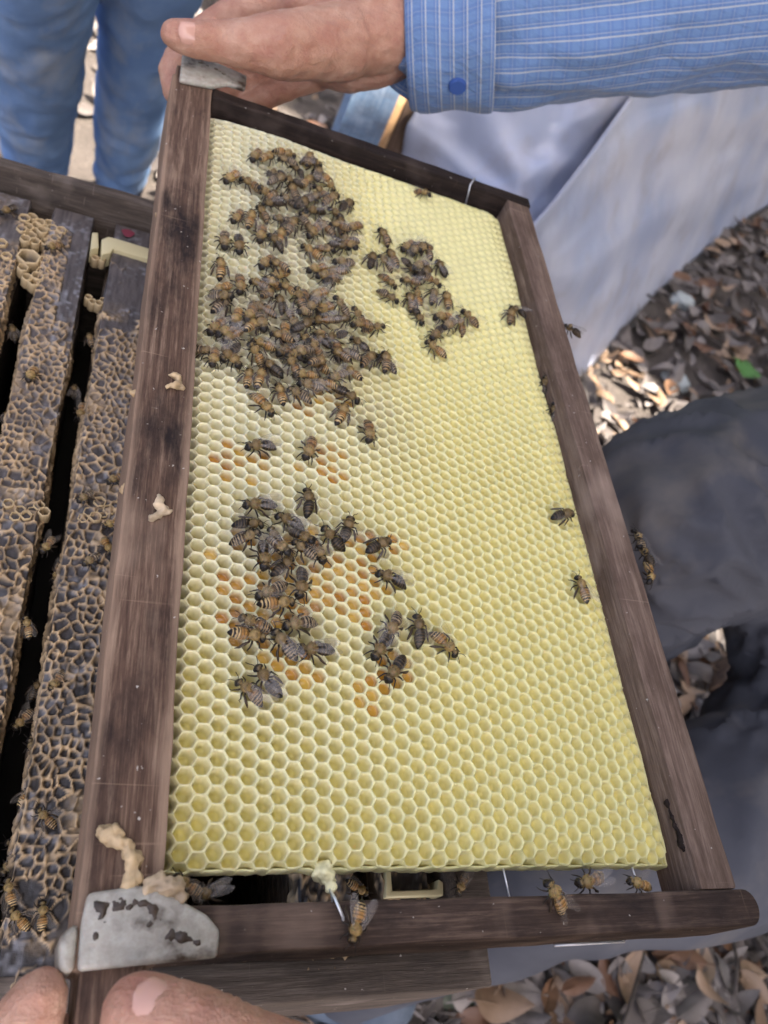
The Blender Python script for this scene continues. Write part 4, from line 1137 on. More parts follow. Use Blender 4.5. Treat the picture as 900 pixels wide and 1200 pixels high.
# bees on the lower bar, below it, on the hive and on the back of the right bar: (head, tail, z, kind, wing, label)
HB = [((413, 1106), (424, 1052), ZB + .002, 'amber', None, 'amber bee climbing down over the lower bar beside the wire loop', 'n'),
      ((636, 1029), (668, 1070), ZB + .001, 'amber', None, 'amber banded bee on the lower bar with tail hanging over', 'n'),
      ((672, 1037), (713, 1026), ZB - .006, 'brown', 'f', 'brown bee with shiny wings under the comb edge beside lower bar', 'n'),
      ((738, 1033), (763, 1041), ZB - .006, 'amber', 's', 'yellow striped bee at the right wire behind the lower bar', 'n'),
      ((536, 1048), (548, 1020), ZH + .012, 'brown', 'f', 'brown bee right of the cream spacer under the comb', 'h'),
      ((205, 1028), (236, 1050), ZB - .010, 'brown', None, 'brown bee squeezed behind the grey cap at lower left', 'h'),
      ((236, 1050), (258, 1040), ZB - .012, 'dark', 'f', 'dark glossy bee beside the grey cap in the lower gap', 'h'),
      ((432, 1048), (405, 1032), ZH + .012, 'amber', None, 'amber bee in the dark gap next to the wax drip', 'h'),
      ((8, 1030), (14, 1062), ZH + .002, 'amber', None, 'amber bee at the lower left edge of the hive', 'h'),
      ((12, 1066), (33, 1088), ZH + .001, 'amber', 's', 'amber bee with spread wings at lower left hive corner', 'h'),
      ((50, 1058), (50, 1088), ZH + .001, 'amber', 'n', 'yellow striped bee on bare end of the third hive bar', 'h'),
      ((14, 990), (28, 998), ZH - .01, 'dark', None, 'dark bee in the lower left gap between hive bars', 'h'),
      ((6, 1020), (22, 1002), ZH - .008, 'grey', None, 'greyish bee low in the gap at the left edge', 'h'),
      ((30, 450), (44, 425), ZH + .001, 'amber', None, 'orange bee on the second hive bar near its upper part', 'h'),
      ((0, 250), (22, 242), ZH + .001, 'dark', None, 'dark bee at the far left edge below the hive wall', 'h'),
      ((52, 291), (76, 286), ZH + .001, 'brown', 's', 'brown bee beside the round hole in the brace comb', 'h'),
      ((125, 566), (148, 554), ZH + .002, 'brown', None, 'brown bee on third hive bar close to the held frame', 'h'),
      ((94, 586), (108, 575), ZH + .002, 'grey', None, 'greyish bee left end of the brace comb on third bar', 'h'),
      ((122, 617), (142, 608), ZH + .002, 'amber', None, 'amber bee just below the brace comb on third bar', 'h'),
      ((130, 648), (120, 630), ZH + .002, 'amber', 's', 'amber bee with spread wings below two others on third bar', 'h'),
      ((98, 662), (118, 648), ZH + .002, 'grey', None, 'greyish bee lowest of the group on the third bar', 'h'),
      ((50, 645), (62, 630), ZH - .002, 'brown', None, 'brown bee at the edge of the second hive bar', 'h'),
      ((94, 492), (98, 470), ZH - .008, 'brown', None, 'brown bee in the gap beside the second hive bar', 'h'),
      ((66, 678), (72, 662), ZH - .008, 'brown', None, 'brown bee peering from the gap halfway down', 'h'),
      ((88, 450), (86, 468), ZH - .012, 'dark', None, 'dark bee deep in the long gap, upper part', 'h'),
      ((30, 722), (36, 748), ZH - .001, 'amber', None, 'amber bee at the right edge of the second bar low down', 'h'),
      ((62, 805), (74, 788), ZH - .001, 'brown', None, 'brown bee on left edge of the third hive bar', 'h'),
      ((22, 848), (34, 836), ZH - .008, 'brown', None, 'brown bee head in lower part of the long gap', 'h'),
      ((36, 868), (42, 890), ZH - .008, 'grey', None, 'greyish bee in the gap left of third bar', 'h'),
      ((38, 925), (24, 940), ZH - .004, 'amber', None, 'amber bee at left edge of third bar low down', 'h'),
      ((46, 950), (64, 968), ZH + .001, 'brown', 's', 'brown bee with clear wings on third bar low down', 'h'),
      ((45, 800), (38, 818), ZH - .014, 'dark', None, 'dark bee deep in the long gap, lower part', 'h'),
      ((10, 480), (4, 500), ZH - .006, 'dark', None, 'dark bee in the leftmost gap between hive bars', 'h'),
      ((104, 390), (108, 408), ZH - .008, 'brown', None, 'brown bee in the gap under the cream spacer', 'h'),
      ((12, 380), (20, 400), ZH - .010, 'dark', None, 'dark bee in the left gap below the brace comb', 'h')]
for i, (hp, tp, z, kind, wing, lab, kk) in enumerate(HB):
    h = U(*hp, z + .002); t = U(*tp, z + .002); v = h - t; yaw = math.atan2(v.y, v.x); mid = (h + t) / 2
    s = min(1.0, max(.82, v.length / .0128)) if z > ZH + .03 else min(.95, max(.8, v.length / .0128))
    pitch = rng.uniform(-.1, .1)
    if i == 0: pitch = .15
    if i == 1: pitch = -.25
    mid -= Vector((math.cos(yaw), math.sin(yaw), 0)) * (-.00095 * s); mid.z = z
    put_bee(mid, yaw, pitch, rng.uniform(-.1, .1), s, kind, wing, lab, 'bees on the lower bar of the held frame' if kk == 'n' else 'bees on the open hive', 300 + i)
# clinging to the outer side of the right bar
for i, (hp, tp, kind, wing, lab) in enumerate([((731, 625), (742, 648), 'grey', 'f', 'upper bee clinging to the outer side of the right bar'), ((741, 648), (752, 664), 'dark', 'f', 'middle bee clinging to the outer side of the right bar'),
                                               ((750, 688), (748, 664), 'amber', None, 'lowest bee clinging to the outer side of the right bar'), ((655, 390), (667, 397), 'dark', 'f', 'dark bee wing peeping past the right bar near the tarpaulin')]):
    z = ZB - .006
    h = U(*hp, z); t = U(*tp, z); v = h - t; yaw = math.atan2(v.y, v.x); mid = (h + t) / 2
    mid.x = max(mid.x, .2392 + .0038); mid.z = ZB - .003
    put_bee(mid, yaw, 0, R(65) * (1 if math.sin(yaw) < 0 else -1) * -1, 1.0, kind, wing, lab, 'bees on the back of the right bar', 350 + i)
# ------------------------------------------------------------------ people
CAMV = Vector((0, 0, CAMZ))
IMR, IMU = right, -down


def nail(parent, p, d, nrm, r, ln, wd):
    p = Vector(p); d = Vector(d).normalized(); nrm = Vector(nrm); nrm = (nrm - d * nrm.dot(d)).normalized(); sd = d.cross(nrm)
    V = []; Fc = []; nu, nv = 9, 9
    for i in range(nu):
        t = i / (nu - 1) * 2 - 1
        wv = (1 - abs(t) ** 3.5) ** .5 if abs(t) < 1 else 0.05
        wv = max(wv, .25)
        for j in range(nv):
            a = (j / (nv - 1) * 2 - 1) * wd * wv
            V.append(p + d * t * ln / 2 + (nrm * math.cos(a) + sd * math.sin(a)) * (r + .0004 - .0009 * abs(t) ** 3 - .0006 * (abs(a) / wd) ** 4))
    for i in range(nu - 1):
        for j in range(nv - 1): Fc.append((i * nv + j, i * nv + j + 1, (i + 1) * nv + j + 1, (i + 1) * nv + j))
    me = mesh('nail', V, Fc, mats=[M['nail']])
    return link('nail', me, parent)


def chain(*pr): return [(pr[i][0], pr[i][1], pr[i + 1][0], pr[i + 1][1]) for i in range(len(pr) - 1)]


# --- beekeeper: crouching at the right, both arms reaching for the frame
shR = Vector((0.98, 0.72, 1.02)); shL = Vector((0.92, 0.22, 1.02)); hipc = Vector((0.98, 0.40, 0.60))
wR = U(500, 28, .852); elR = U(960, -8, .96)
wL = U(560, 1420, .83); elL = Vector((0.62, -0.12, .93))
man = empty('person', (0.8, 0.4, 0), 'person in blue plaid shirt and dark grey trousers crouching and holding the frame', 'person')
thumbR = [(U(206, 41, .8325), .0082), (U(232, 45, .8345), .0096), (U(262, 49, .836), .0101), (U(292, 52, .839), .0128), (U(325, 54, .842), .0165), (U(400, 50, .842), .0215)]
handR = chain(*thumbR)
handR += chain((U(350, 2, .842), .0150), (U(285, 16, .828), .0120), (U(255, 30, .818), .0102), (U(222, 52, .806), .0092), (U(202, 82, .802), .0083), (U(205, 108, .800), .0070))
handR += chain((U(362, 22, .825), .0125), (U(285, 58, .806), .0098), (U(238, 92, .792), .0086), (U(236, 118, .790), .0072))
handR += chain((U(372, 52, .812), .0120), (U(302, 84, .796), .0090), (U(262, 112, .786), .0080), (U(258, 130, .785), .0070))
handR += chain((U(380, 82, .806), .0112), (U(330, 104, .794), .0082), (U(292, 124, .786), .0072), (U(282, 136, .785), .0062))
handR += chain((U(350, 4, .846), .0125), (U(430, 8, .856), .0195), (wR, .0235))
handR += chain((U(372, 70, .812), .0160), (U(412, 72, .824), .0185), (U(455, 58, .838), .0200), (wR, .0235))
handR += chain((U(400, 48, .842), .0200), (U(450, 38, .848), .0225), (wR, .0240))
handR += chain((U(380, 40, .832), .0170), (U(440, 40, .84), .0215))
handR += chain((wR, .0245), (U(560, 34, .862), .0270), (U(640, 30, .880), .0290))
hR = capsules('hand', handR, .0012, 8)
thumbL = [(U(164, 1187, .8315), .0092), (U(205, 1207, .8345), .0104), (U(250, 1230, .8360), .0108), (U(300, 1255, .834), .0116), (U(350, 1282, .830), .0145), (U(480, 1340, .826), .0200)]
handL = chain(*thumbL)
handL += chain((U(44, 1173, .816), .0076), (U(24, 1212, .812), .0084), (U(40, 1265, .806), .0092), (U(200, 1360, .802), .0110), (U(400, 1400, .812), .0150))
handL += chain((U(70, 1228, .797), .0074), (U(60, 1275, .795), .0086), (U(90, 1310, .793), .0090), (U(250, 1380, .795), .0110), (U(430, 1410, .808), .0150))
handL += chain((U(110, 1262, .790), .0072), (U(110, 1300, .788), .0082), (U(140, 1340, .788), .0088), (U(290, 1400, .79), .0105), (U(450, 1420, .805), .0150))
handL += chain((U(160, 1300, .786), .0066), (U(165, 1330, .784), .0074), (U(200, 1370, .784), .0080), (U(330, 1420, .788), .0100), (U(480, 1430, .805), .0150))
handL += chain((U(400, 1390, .815), .0190), (U(480, 1390, .82), .0210), (wL, .0240), (wL.lerp(elL, .5), .031))
hL = capsules('hand', handL, .0012, 8)
def crease(me, joints, seed):
    co = get_co(me).astype(float); no = get_no(me); d = np.zeros(len(co))
    for p, dr, spread in joints:
        dr = np.array(Vector(dr).normalized()); q = co - np.array(p); t = q @ dr; r = np.linalg.norm(q, axis=1)
        w_ = np.exp(-(r / .017) ** 4)
        side = q - t[:, None] * dr
        wob = .0006 * np.sin(side[:, 0] * 420 + seed) + .0005 * np.sin(side[:, 2] * 500 + side[:, 1] * 310)
        for k, dep in spread: d -= dep * np.exp(-((t - k + wob) / .00065) ** 2) * w_
        d += .0007 * np.exp(-(t / .006) ** 2) * w_
    d += np.array([noise.noise(Vector(c) * 95 + Vector((seed, 0, 0))) * .0009 + noise.noise(Vector(c) * 260) * .00035 for c in co])
    set_co(me, co + no * d[:, None])


SP = [(-.0042, .0004), (-.002, .0008), (.0002, .0009), (.0024, .0007), (.0048, .0004)]
crease(hR, [(U(266, 49, .836), thumbR[1][0] - thumbR[3][0], SP), (U(335, 52, .842), thumbR[3][0] - thumbR[5][0], [(-.005, .0005), (0, .0006), (.006, .0005), (.012, .0005)]),
            (U(455, 45, .845), U(400, 45, .84) - U(520, 30, .85), [(-.010, .0005), (-.003, .0007), (.004, .0007), (.011, .0005)])], 1)
crease(hL, [(U(250, 1230, .836), thumbL[0][0] - thumbL[2][0], SP), (U(24, 1212, .812), U(44, 1173, .816) - U(24, 1212, .812), SP)], 4)
hd = Vector((0.90, 0.47, 1.26))
core = chain((hipc, .11), (Vector((1.0, .46, .82)), .12), (Vector((.97, .47, 1.0)), .12), (Vector((.95, .47, 1.10)), .05), (hd, .07))
core += chain((hd + Vector((-.02, 0, .05)), .085), (hd + Vector((-.055, 0, -.05)), .045)) + [(hd + Vector((-.09, 0, 0)), .014, hd + Vector((-.1, 0, -.015)), .012)]
core += [(hd + Vector((0, s * .075, .01)), .018, hd + Vector((.005, s * .08, -.01)), .014) for s in (-1, 1)]
core += chain((shR, .05), (elR, .036), (U(640, 30, .880), .028)) + chain((shL, .05), (elL, .036), (wL.lerp(elL, .5), .030))
cb = capsules('core', core, .011, 3)
body = link('body', join_meshes('body', [hR, hL, cb]), man, M['skin'])
nail(body, U(219, 43, .8335), U(206, 41, .8325) - U(262, 49, .836), (CAMV - U(219, 43, .8335)).normalized() + IMU * .25, .0094, .0105, .62)
p = U(180, 1193, .8325)
nail(body, p, thumbL[0][0] - thumbL[2][0], (CAMV - p).normalized() * .78 + (IMU * .89 + IMR * .30) * .55, .0094, .0108, .50)
hair = capsules('hair', chain((hd + Vector((.005, 0, .085)), .08), (hd + Vector((.04, 0, .04)), .075)), .012, 2)
_t = NT('dark_hair'); _t.set(Base_Color=(.03, .022, .018), Roughness=.6); link('hair', hair, man, _t.m)


def axis_uv(co, segs, flip=False):
    co = np.asarray(co, dtype=float); best = np.full(len(co), 9.0); uu = np.zeros(len(co)); vv = np.zeros(len(co)); acc = 0
    for p0, r0, p1, r1 in segs:
        a = np.array(p0); b = np.array(p1); L = np.linalg.norm(b - a); d = (b - a) / L
        t = (co - a) @ d; tc = np.clip(t, 0, L); q = co - (a + tc[:, None] * d)
        dist = np.linalg.norm(q, axis=1)
        up = np.array([0, 0, 1.0]); e1 = up - d * (up @ d); e1 /= np.linalg.norm(e1); e2 = np.cross(d, e1)
        ang = np.arctan2(q @ e2, q @ e1)
        m = dist < best
        uu[m] = (acc + t)[m]; vv[m] = (ang * (r0 + r1) / 2)[m]; best[m] = dist[m]; acc += L
    return uu, vv


SLV = [(U(505, 42, .850), .0375, U(600, 36, .872), .0410), (U(600, 36, .872), .0410, U(740, 24, .905), .0450), (U(740, 24, .905), .0450, elR, .050), (elR, .052, shR, .082)]
SLL = [(wL.lerp(elL, .25), .042, elL, .058), (elL, .058, shL, .08)]
TOR = chain((Vector((.99, .42, .66)), .15), (Vector((1.0, .46, .82)), .15), (Vector((.98, .47, .99)), .14)) + [(shR, .085, shL, .085)]
# the sleeve starts past the cuff so its end is hidden in it
sh = capsules('shirt', SLV + SLL + TOR, .0062, 4)
co = get_co(sh); no = get_no(sh)
uu, vv = axis_uv(co, [(SLV[0][0], .045, elR, .045), (elR, .05, shR, .08)] + SLL + TOR)
disp = np.array([noise.noise(Vector((a * 17, b * 60, 1.3))) * .0042 + noise.noise(Vector((a * 45 + b * 30, b * 22, 5))) * .0024 for a, b in zip(uu, vv)])
# long drag folds running along the forearm
disp += np.array([abs(noise.noise(Vector((a * 7 + b * 9, b * 34 - a * 8, 8)))) * .011 for a, b in zip(uu, vv)]) - .002
set_co(sh, co + no * disp[:, None]); set_attr(sh, 'uu', uu); set_attr(sh, 'vv', vv)
shirt = link('shirt', sh, man, M['plaid'])
# cuff
P0, P1 = U(480, 46, .8440), U(577, 40, .8680)
ax = (P1 - P0).normalized(); e1 = (Vector((0, 0, 1)) - ax * ax.z).normalized(); e2 = ax.cross(e1)
V = []; Fc = []; uu = []; vv = []; n = 64
rings = [(.02, .0375), (0.0, .0385), (-.0006, .0398), (.0006, .0412), (.003, .0416)] + [(x * .001, .0418 + .0012 * math.sin(x * .16) + .00003 * x) for x in range(6, 52, 4)] + [((P1 - P0).length, .0440), ((P1 - P0).length + .0006, .0432), ((P1 - P0).length - .0005, .040)]
for x, r in rings:
    for k in range(n):
        a = 2 * math.pi * k / n
        q = r + .0016 * noise.noise(Vector((x * 30, math.cos(a) * 2, math.sin(a) * 2)))
        V.append(P0 + ax * x + (e1 * math.cos(a) * .98 + e2 * math.sin(a) * 1.02) * q); uu.append(a * r * .98); vv.append(x)
for i in range(len(rings) - 1):
    for k in range(n): Fc.append((i * n + k, i * n + (k + 1) % n, (i + 1) * n + (k + 1) % n, (i + 1) * n + k))
cuff = link('cuff', mesh('cuff', V, Fc, mats=[M['plaid']], uv=(uu, vv)), shirt)
bp = U(533, 96, .87); bdir = (CAMV - bp).normalized()
# button sits on the cuff surface under the pixel column
best = min((v for v in V), key=lambda v: (Vector(PX(v)) - Vector((533, 97))).length + (0 if (v - (P0 + ax * (v - P0).dot(ax))).dot(CAMV - v) > 0 else 999))
bn = (best - (P0 + ax * (best - P0).dot(ax))).normalized()
bm = bmesh.new(); bmesh.ops.create_cone(bm, cap_ends=True, segments=20, radius1=.0058, radius2=.0052, depth=.0026)
bmesh.ops.bevel(bm, geom=[e for e in bm.edges], offset=.0005, segments=2, affect='EDGES')
bm.transform(Matrix.Translation(best + bn * .001) @ bn.to_track_quat('Z', 'Y').to_matrix().to_4x4())
me = bpy.data.meshes.new('button'); bm.to_mesh(me); bm.free(); me.materials.append(M['button']); link('button', me, cuff)

# trousers
k1 = U(792, 612, .64); h1 = U(1015, 578, .64); k2 = U(640, 1046, .50); h2 = U(1010, 868, .54)
f1 = Vector((k1.x + .10, k1.y + .02, .09)); a2 = U(408, 1152, .10)
TR = chain((h1, .118), (U(900, 588, .64), .106), (k1, .090)) + chain((k1, .086), (k1.lerp(f1, .5), .07), (f1, .055))
TR += chain((U(930, 690, .62), .055), (U(945, 780, .58), .06), (U(960, 870, .55), .08))
TR += chain((h2, .115), (U(850, 975, .52), .082), (k2, .047)) + chain((k2, .047), (a2, .040)) + [(h1, .125, hipc, .13), (h2, .115, hipc, .13), (hipc, .13, Vector((.99, .42, .70)), .14)]
tm = capsules('trousers', TR, .0075, 12)
co = get_co(tm); no = get_no(tm)
crot = np.array(U(905, 712, .64))
disp = []
for c in co:
    q = c - crot; r = np.linalg.norm(q) + 1e-6; q = q / r
    fold = ((1 - abs(noise.noise(Vector(q) * 4.2 + Vector((0, 0, r * .8))))) ** 3 - .4) * .018 * min(1, r / .08) * (.35 * math.exp(-r / .5) + .8 * math.exp(-(r / .24) ** 2))
    disp.append(fold + noise.noise(Vector(c) * 6) * .002)
set_co(tm, co + no * np.array(disp)[:, None]); link('trousers', tm, man, M['grey_cloth'])
# shoes
def shoe(parent, p, d, mat, name='shoe'):
    d = Vector(d).normalized(); s = d.cross(Vector((0, 0, 1)))
    me = capsules(name, [(p - d * .05, .040, p + d * .05, .038), (p + d * .05, .038, p + d * .15 - Vector((0, 0, .008)), .030), (p - d * .04 + Vector((0, 0, .03)), .04, p - d * .035 + Vector((0, 0, .075)), .042)], .007, 3)
    co = get_co(me); co[:, 2] = np.maximum(co[:, 2], p.z - .032); set_co(me, co)
    return link(name, me, parent, mat)


shoe(man, Vector((a2.x, a2.y, .04)), (-.8, .3, 0), M['shoe_blue']); shoe(man, Vector((f1.x, f1.y, .04)), (-1, .1, 0), M['shoe_blue'])

# --- second person: only the blue jeans and dark shoes show behind the hive
p2 = empty('person', (-.1, 1.5, 0), 'person in blue jeans and dark shoes standing behind the hive', 'person')
F1, F2 = U(42, 188, .10), U(143, 202, .10); K1, K2 = U(38, -25, .55), U(176, -25, .55)
H1, H2 = K1 + (K1 - F1) * .75, K2 + (K2 - F2) * .75; HC = (H1 + H2) / 2 + Vector((0, 0, .08))
JS = chain((F1, .053), (F1.lerp(K1, .5), .062), (K1, .071), (H1, .10)) + chain((F2, .046), (F2.lerp(K2, .45), .055), (K2, .066), (H2, .10)) + [(H1, .1, HC, .12), (H2, .1, HC, .12)]
jm = capsules('jeans', JS, .0085, 4); co = get_co(jm); no = get_no(jm)
disp = [noise.noise(Vector((c[0] * 11, c[1] * 9, c[2] * 11 + c[0] * 8))) * .007 + noise.noise(Vector(c) * 40) * .003 + (abs(noise.noise(Vector((c[0] * 12 + c[2] * 9, c[1] * 6, c[2] * 17 - c[0] * 14)))) * .014 * math.exp(-(c[2] - .1) / .2)) for c in co]
set_co(jm, co + no * np.array(disp)[:, None]); link('jeans', jm, p2, M['denim'])
for f in (F1, F2): shoe(p2, Vector((f.x, f.y - .03, .036)), (-.1, -1, 0), M['shoe'])
tors = chain((HC, .13), (HC + Vector((0, .02, .28)), .14), (HC + Vector((0, .02, .45)), .13)) + [(HC + Vector((-.17, .02, .46)), .06, HC + Vector((.17, .02, .46)), .06)]
tors += chain((HC + Vector((-.17, .02, .46)), .055), (HC + Vector((-.24, .02, .2)), .042), (HC + Vector((-.2, -.1, .0)), .035)) + chain((HC + Vector((.17, .02, .46)), .055), (HC + Vector((.24, .02, .2)), .042), (HC + Vector((.2, -.1, .0)), .035))
link('shirt', capsules('torso', tors, .014, 3), p2, M['tarp'])
hp = HC + Vector((0, 0, .68))
hm = chain((hp - Vector((0, 0, .16)), .05), (hp, .075), (hp + Vector((0, -.01, .06)), .085)) + [(hp + Vector((0, -.09, .0)), .014, hp + Vector((0, -.1, -.015)), .012)]
for s in (-1, 1):
    q = HC + Vector((s * .2, -.1, 0)); hm += chain((q, .026), (q + Vector((0, -.05, -.06)), .03), (q + Vector((0, -.08, -.14)), .02))
hm += [(hp - Vector((0, 0, .16)), .045, HC + Vector((0, 0, .4)), .05)]
link('body', capsules('head', hm, .011, 3), p2, M['skin'])

# ------------------------------------------------------------------ tarpaulin
def strip(name, low, high, nu=70, nv=40, amp=.03, seed=0, sag=0.0, parent=None):
    def samp(pl, t):
        L = [0]
        for i in range(len(pl) - 1): L.append(L[-1] + (pl[i + 1] - pl[i]).length)
        d = t * L[-1]
        for i in range(len(pl) - 1):
            if d <= L[i + 1] + 1e-9:
                f = (d - L[i]) / max(1e-9, L[i + 1] - L[i]); return pl[i].lerp(pl[i + 1], f)
        return pl[-1]
    V = []; Fc = []
    for j in range(nv + 1):
        for i in range(nu + 1):
            a = samp(low, i / nu); b = samp(high, i / nu); t = j / nv
            p = a.lerp(b, t)
            w_ = math.sin(math.pi * min(1, t * 1.0)) ** .5 if 0 < t < 1 else 0
            dn = noise.noise(Vector((i / nu * 4.0 + seed, t * 2.4, 1))) * amp + noise.noise(Vector((i / nu * 7 + t * 4 + seed, t * 4, 4))) * amp * .4 + noise.noise(Vector((i / nu * 13 + seed, t * 9, 7))) * amp * .10
            p = p + Vector((-.5, -.5, .7)) * dn * (.25 + .75 * w_) - Vector((0, 0, sag)) * w_
            V.append(p)
    for j in range(nv):
        for i in range(nu): Fc.append((j * (nu + 1) + i, j * (nu + 1) + i + 1, (j + 1) * (nu + 1) + i + 1, (j + 1) * (nu + 1) + i))
    me = mesh(name, V, Fc, mats=[M['tarp']])
    o = link('sheet', me, parent)
    md = o.modifiers.new('thick', 'SOLIDIFY'); md.thickness = .002
    return o


tp = empty('tarpaulin', (1.2, 1.7, 0), 'pale blue grey plastic sheet hanging down to the leaves at upper right', 'tarpaulin')
low = [U(650, 432, .03), U(682, 442, .015), U(722, 396, .02), U(768, 344, .02), U(850, 272, .02), U(915, 232, .02), U(1040, 165, .02)]
high = [U(618, 268, .42), U(650, 232, .46), U(690, 180, .5), U(745, 105, .55), U(830, 55, .6), U(940, 20, .6), U(1080, -10, .6)]
strip('right_sheet', low, high, 90, 50, .12, 3, 0, tp)
low = [U(455, 205, .30), U(520, 262, .30), U(600, 330, .30), U(680, 250, .34), U(765, 140, .42)]
high = [U(500, 100, .46), U(560, 95, .5), U(640, 90, .54), U(720, 80, .58), U(790, 60, .6)]
strip('left_sheet', low, high, 70, 40, .055, 11, 0, tp)

# posts behind the hand, stake behind the trousers
c = U(438, 130, .40)
po = empty('wooden_post', (c.x, c.y, 0), 'weathered blue painted post behind the wrist', 'post')
link('post', box_mesh('post_blue', c.x - .045, c.x + .032, c.y, c.y + .05, -.02, .62, .003, [M['blue_wood']]), po)
c = U(464, 130, .40)
po = empty('wooden_board', (c.x, c.y, 0), 'upright board, its edge coloured sunlit orange, between the wrist and the pale sheet', 'board')
link('board', box_mesh('board_sunlit_edge', c.x - .012, c.x + .010, c.y, c.y + .03, -.02, .62, .002, [M['sunlit_raw_wood']]), po)  # sunlit edge of the wood, its light put into the orange colour
link('board', box_mesh('board_brown', c.x + .0105, c.x + .075, c.y - .002, c.y + .03, -.02, .60, .002, [M['post_wood']]), po)
c = U(902, 762, .15)
po = empty('wooden_stake', (c.x, c.y, 0), 'brown wooden stake with a pale edge in the leaves behind the trousers', 'stake')
link('stake', box_mesh('stake', c.x - .022, c.x + .014, c.y - .02, c.y + .02, -.03, .34, .003, [M['post_wood']]), po)
link('pale_strip', box_mesh('pale_strip', c.x + .0145, c.x + .028, c.y - .015, c.y + .015, -.03, .33, .002, [M['sunlit_raw_wood']]), po)

# stones
def stone(px, py, r, sq, mat, label, seed, group=None):
    p = U(px, py, .01)
    bm = bmesh.new(); bmesh.ops.create_icosphere(bm, subdivisions=4, radius=1)
    for v in bm.verts:
        k = 1 + .28 * noise.noise(v.co * 1.3 + Vector((seed, 0, 0))) + .08 * noise.noise(v.co * 5 + Vector((seed, 0, 0)))
        v.co = Vector((v.co.x * r * k * sq[0], v.co.y * r * k * sq[1], v.co.z * r * k * sq[2]))
    me = bpy.data.meshes.new('stone'); bm.to_mesh(me); bm.free(); me.polygons.foreach_set('use_smooth', [True] * len(me.polygons)); me.materials.append(mat)
    o = link('stone', me); o.location = (p.x, p.y, gz(p.x, p.y) + .008); return tag(o, label, 'stone', group)


stone(520, 1130, .085, (1.3, .8, .35), M['stone'], 'mossy grey green stone lying just under the lower bar', 2)
stone(800, 353, .035, (1.2, 1, .5), M['pale_stone'], 'pale bluish stone among the leaves right of the sheet', 5)
stone(792, 446, .034, (1.1, 1, .5), M['pale_stone'], 'pale greenish stone above the knee of the grey trousers', 8)

# ------------------------------------------------------------------ leaves
def leaf_mesh(seed, ln=.085, wd=.034):
    r = random.Random(seed); nu, nv = 8, 4
    cu = r.uniform(-.5, 1.4); tw = r.uniform(-.9, .9); cup = r.uniform(-.9, 1.3); asy = r.uniform(-.12, .12); wv = r.uniform(0, .25)
    V = []; Fc = []
    for i in range(nu + 1):
        t = i / nu; w_ = wd / 2 * (math.sin(math.pi * t ** .85) ** .75 if 0 < t < 1 else 0.03)
        x = (t - .5) * ln
        for j in range(nv + 1):
            s = j / nv * 2 - 1; y = s * w_
            z = cu * (t - .5) ** 2 * ln * .9 + cup * abs(s) ** 1.4 * w_ * .55 + wv * w_ * math.sin(t * 13 + s * 2) * abs(s)
            a = tw * (t - .5)
            V.append((x, y * math.cos(a) - z * math.sin(a) * .4 + asy * ln * (t - .5) ** 2, z + y * math.sin(a)))
    for i in range(nu):
        for j in range(nv): Fc.append((i * (nv + 1) + j, i * (nv + 1) + j + 1, (i + 1) * (nv + 1) + j + 1, (i + 1) * (nv + 1) + j))
    m = MB(); m.add(V, Fc)
    m.tube([(-ln * .62, 0, V[2][2] + .001), (-ln * .5, 0, V[2][2]), (0, 0, V[(nu // 2) * (nv + 1) + 2][2] - .0004)], [.0009, .0009, .0005], 4)
    return m


def seg_inside(px, py, poly):
    c = False; j = len(poly) - 1
    for i in range(len(poly)):
        if (poly[i][1] > py) != (poly[j][1] > py) and px < (poly[j][0] - poly[i][0]) * (py - poly[i][1]) / (poly[j][1] - poly[i][1]) + poly[i][0]: c = not c
        j = i
    return c


LM = {}
for mk in ('leaf_grey', 'leaf_tan', 'leaf_rust'):
    LM[mk] = [leaf_mesh(i + {'leaf_grey': 0, 'leaf_tan': 20, 'leaf_rust': 40}[mk], .085, .036).build('dry_leaf', mats=[M[mk]]) for i in range(8)]
REG = {'front': ([(130, 1160), (420, 1150), (560, 1112), (905, 1085), (905, 1205), (130, 1205)], 'in the leaf litter below the frame', 'dry leaves in the litter below the frame'),
       'side': ([(676, 450), (770, 345), (905, 240), (905, 455), (800, 492), (705, 545), (690, 560)], 'on the ground between pale sheet and trousers', 'dry leaves between the sheet and the trousers'),
       'gap': ([(765, 725), (862, 725), (862, 790), (815, 870)], 'on the ground seen through the gap in the trousers', 'dry leaves seen between the trouser legs'),
       'back': ([(165, 60), (205, 40), (205, 245), (150, 215)], 'on the sunny ground behind the jeans', 'dry leaves behind the jeans')}
KW = {'leaf_grey': 'grey curled dry leaf', 'leaf_tan': 'tan dry leaf', 'leaf_rust': 'rust brown dry leaf'}
cnt = {'front': 135, 'side': 115, 'gap': 28, 'back': 20}
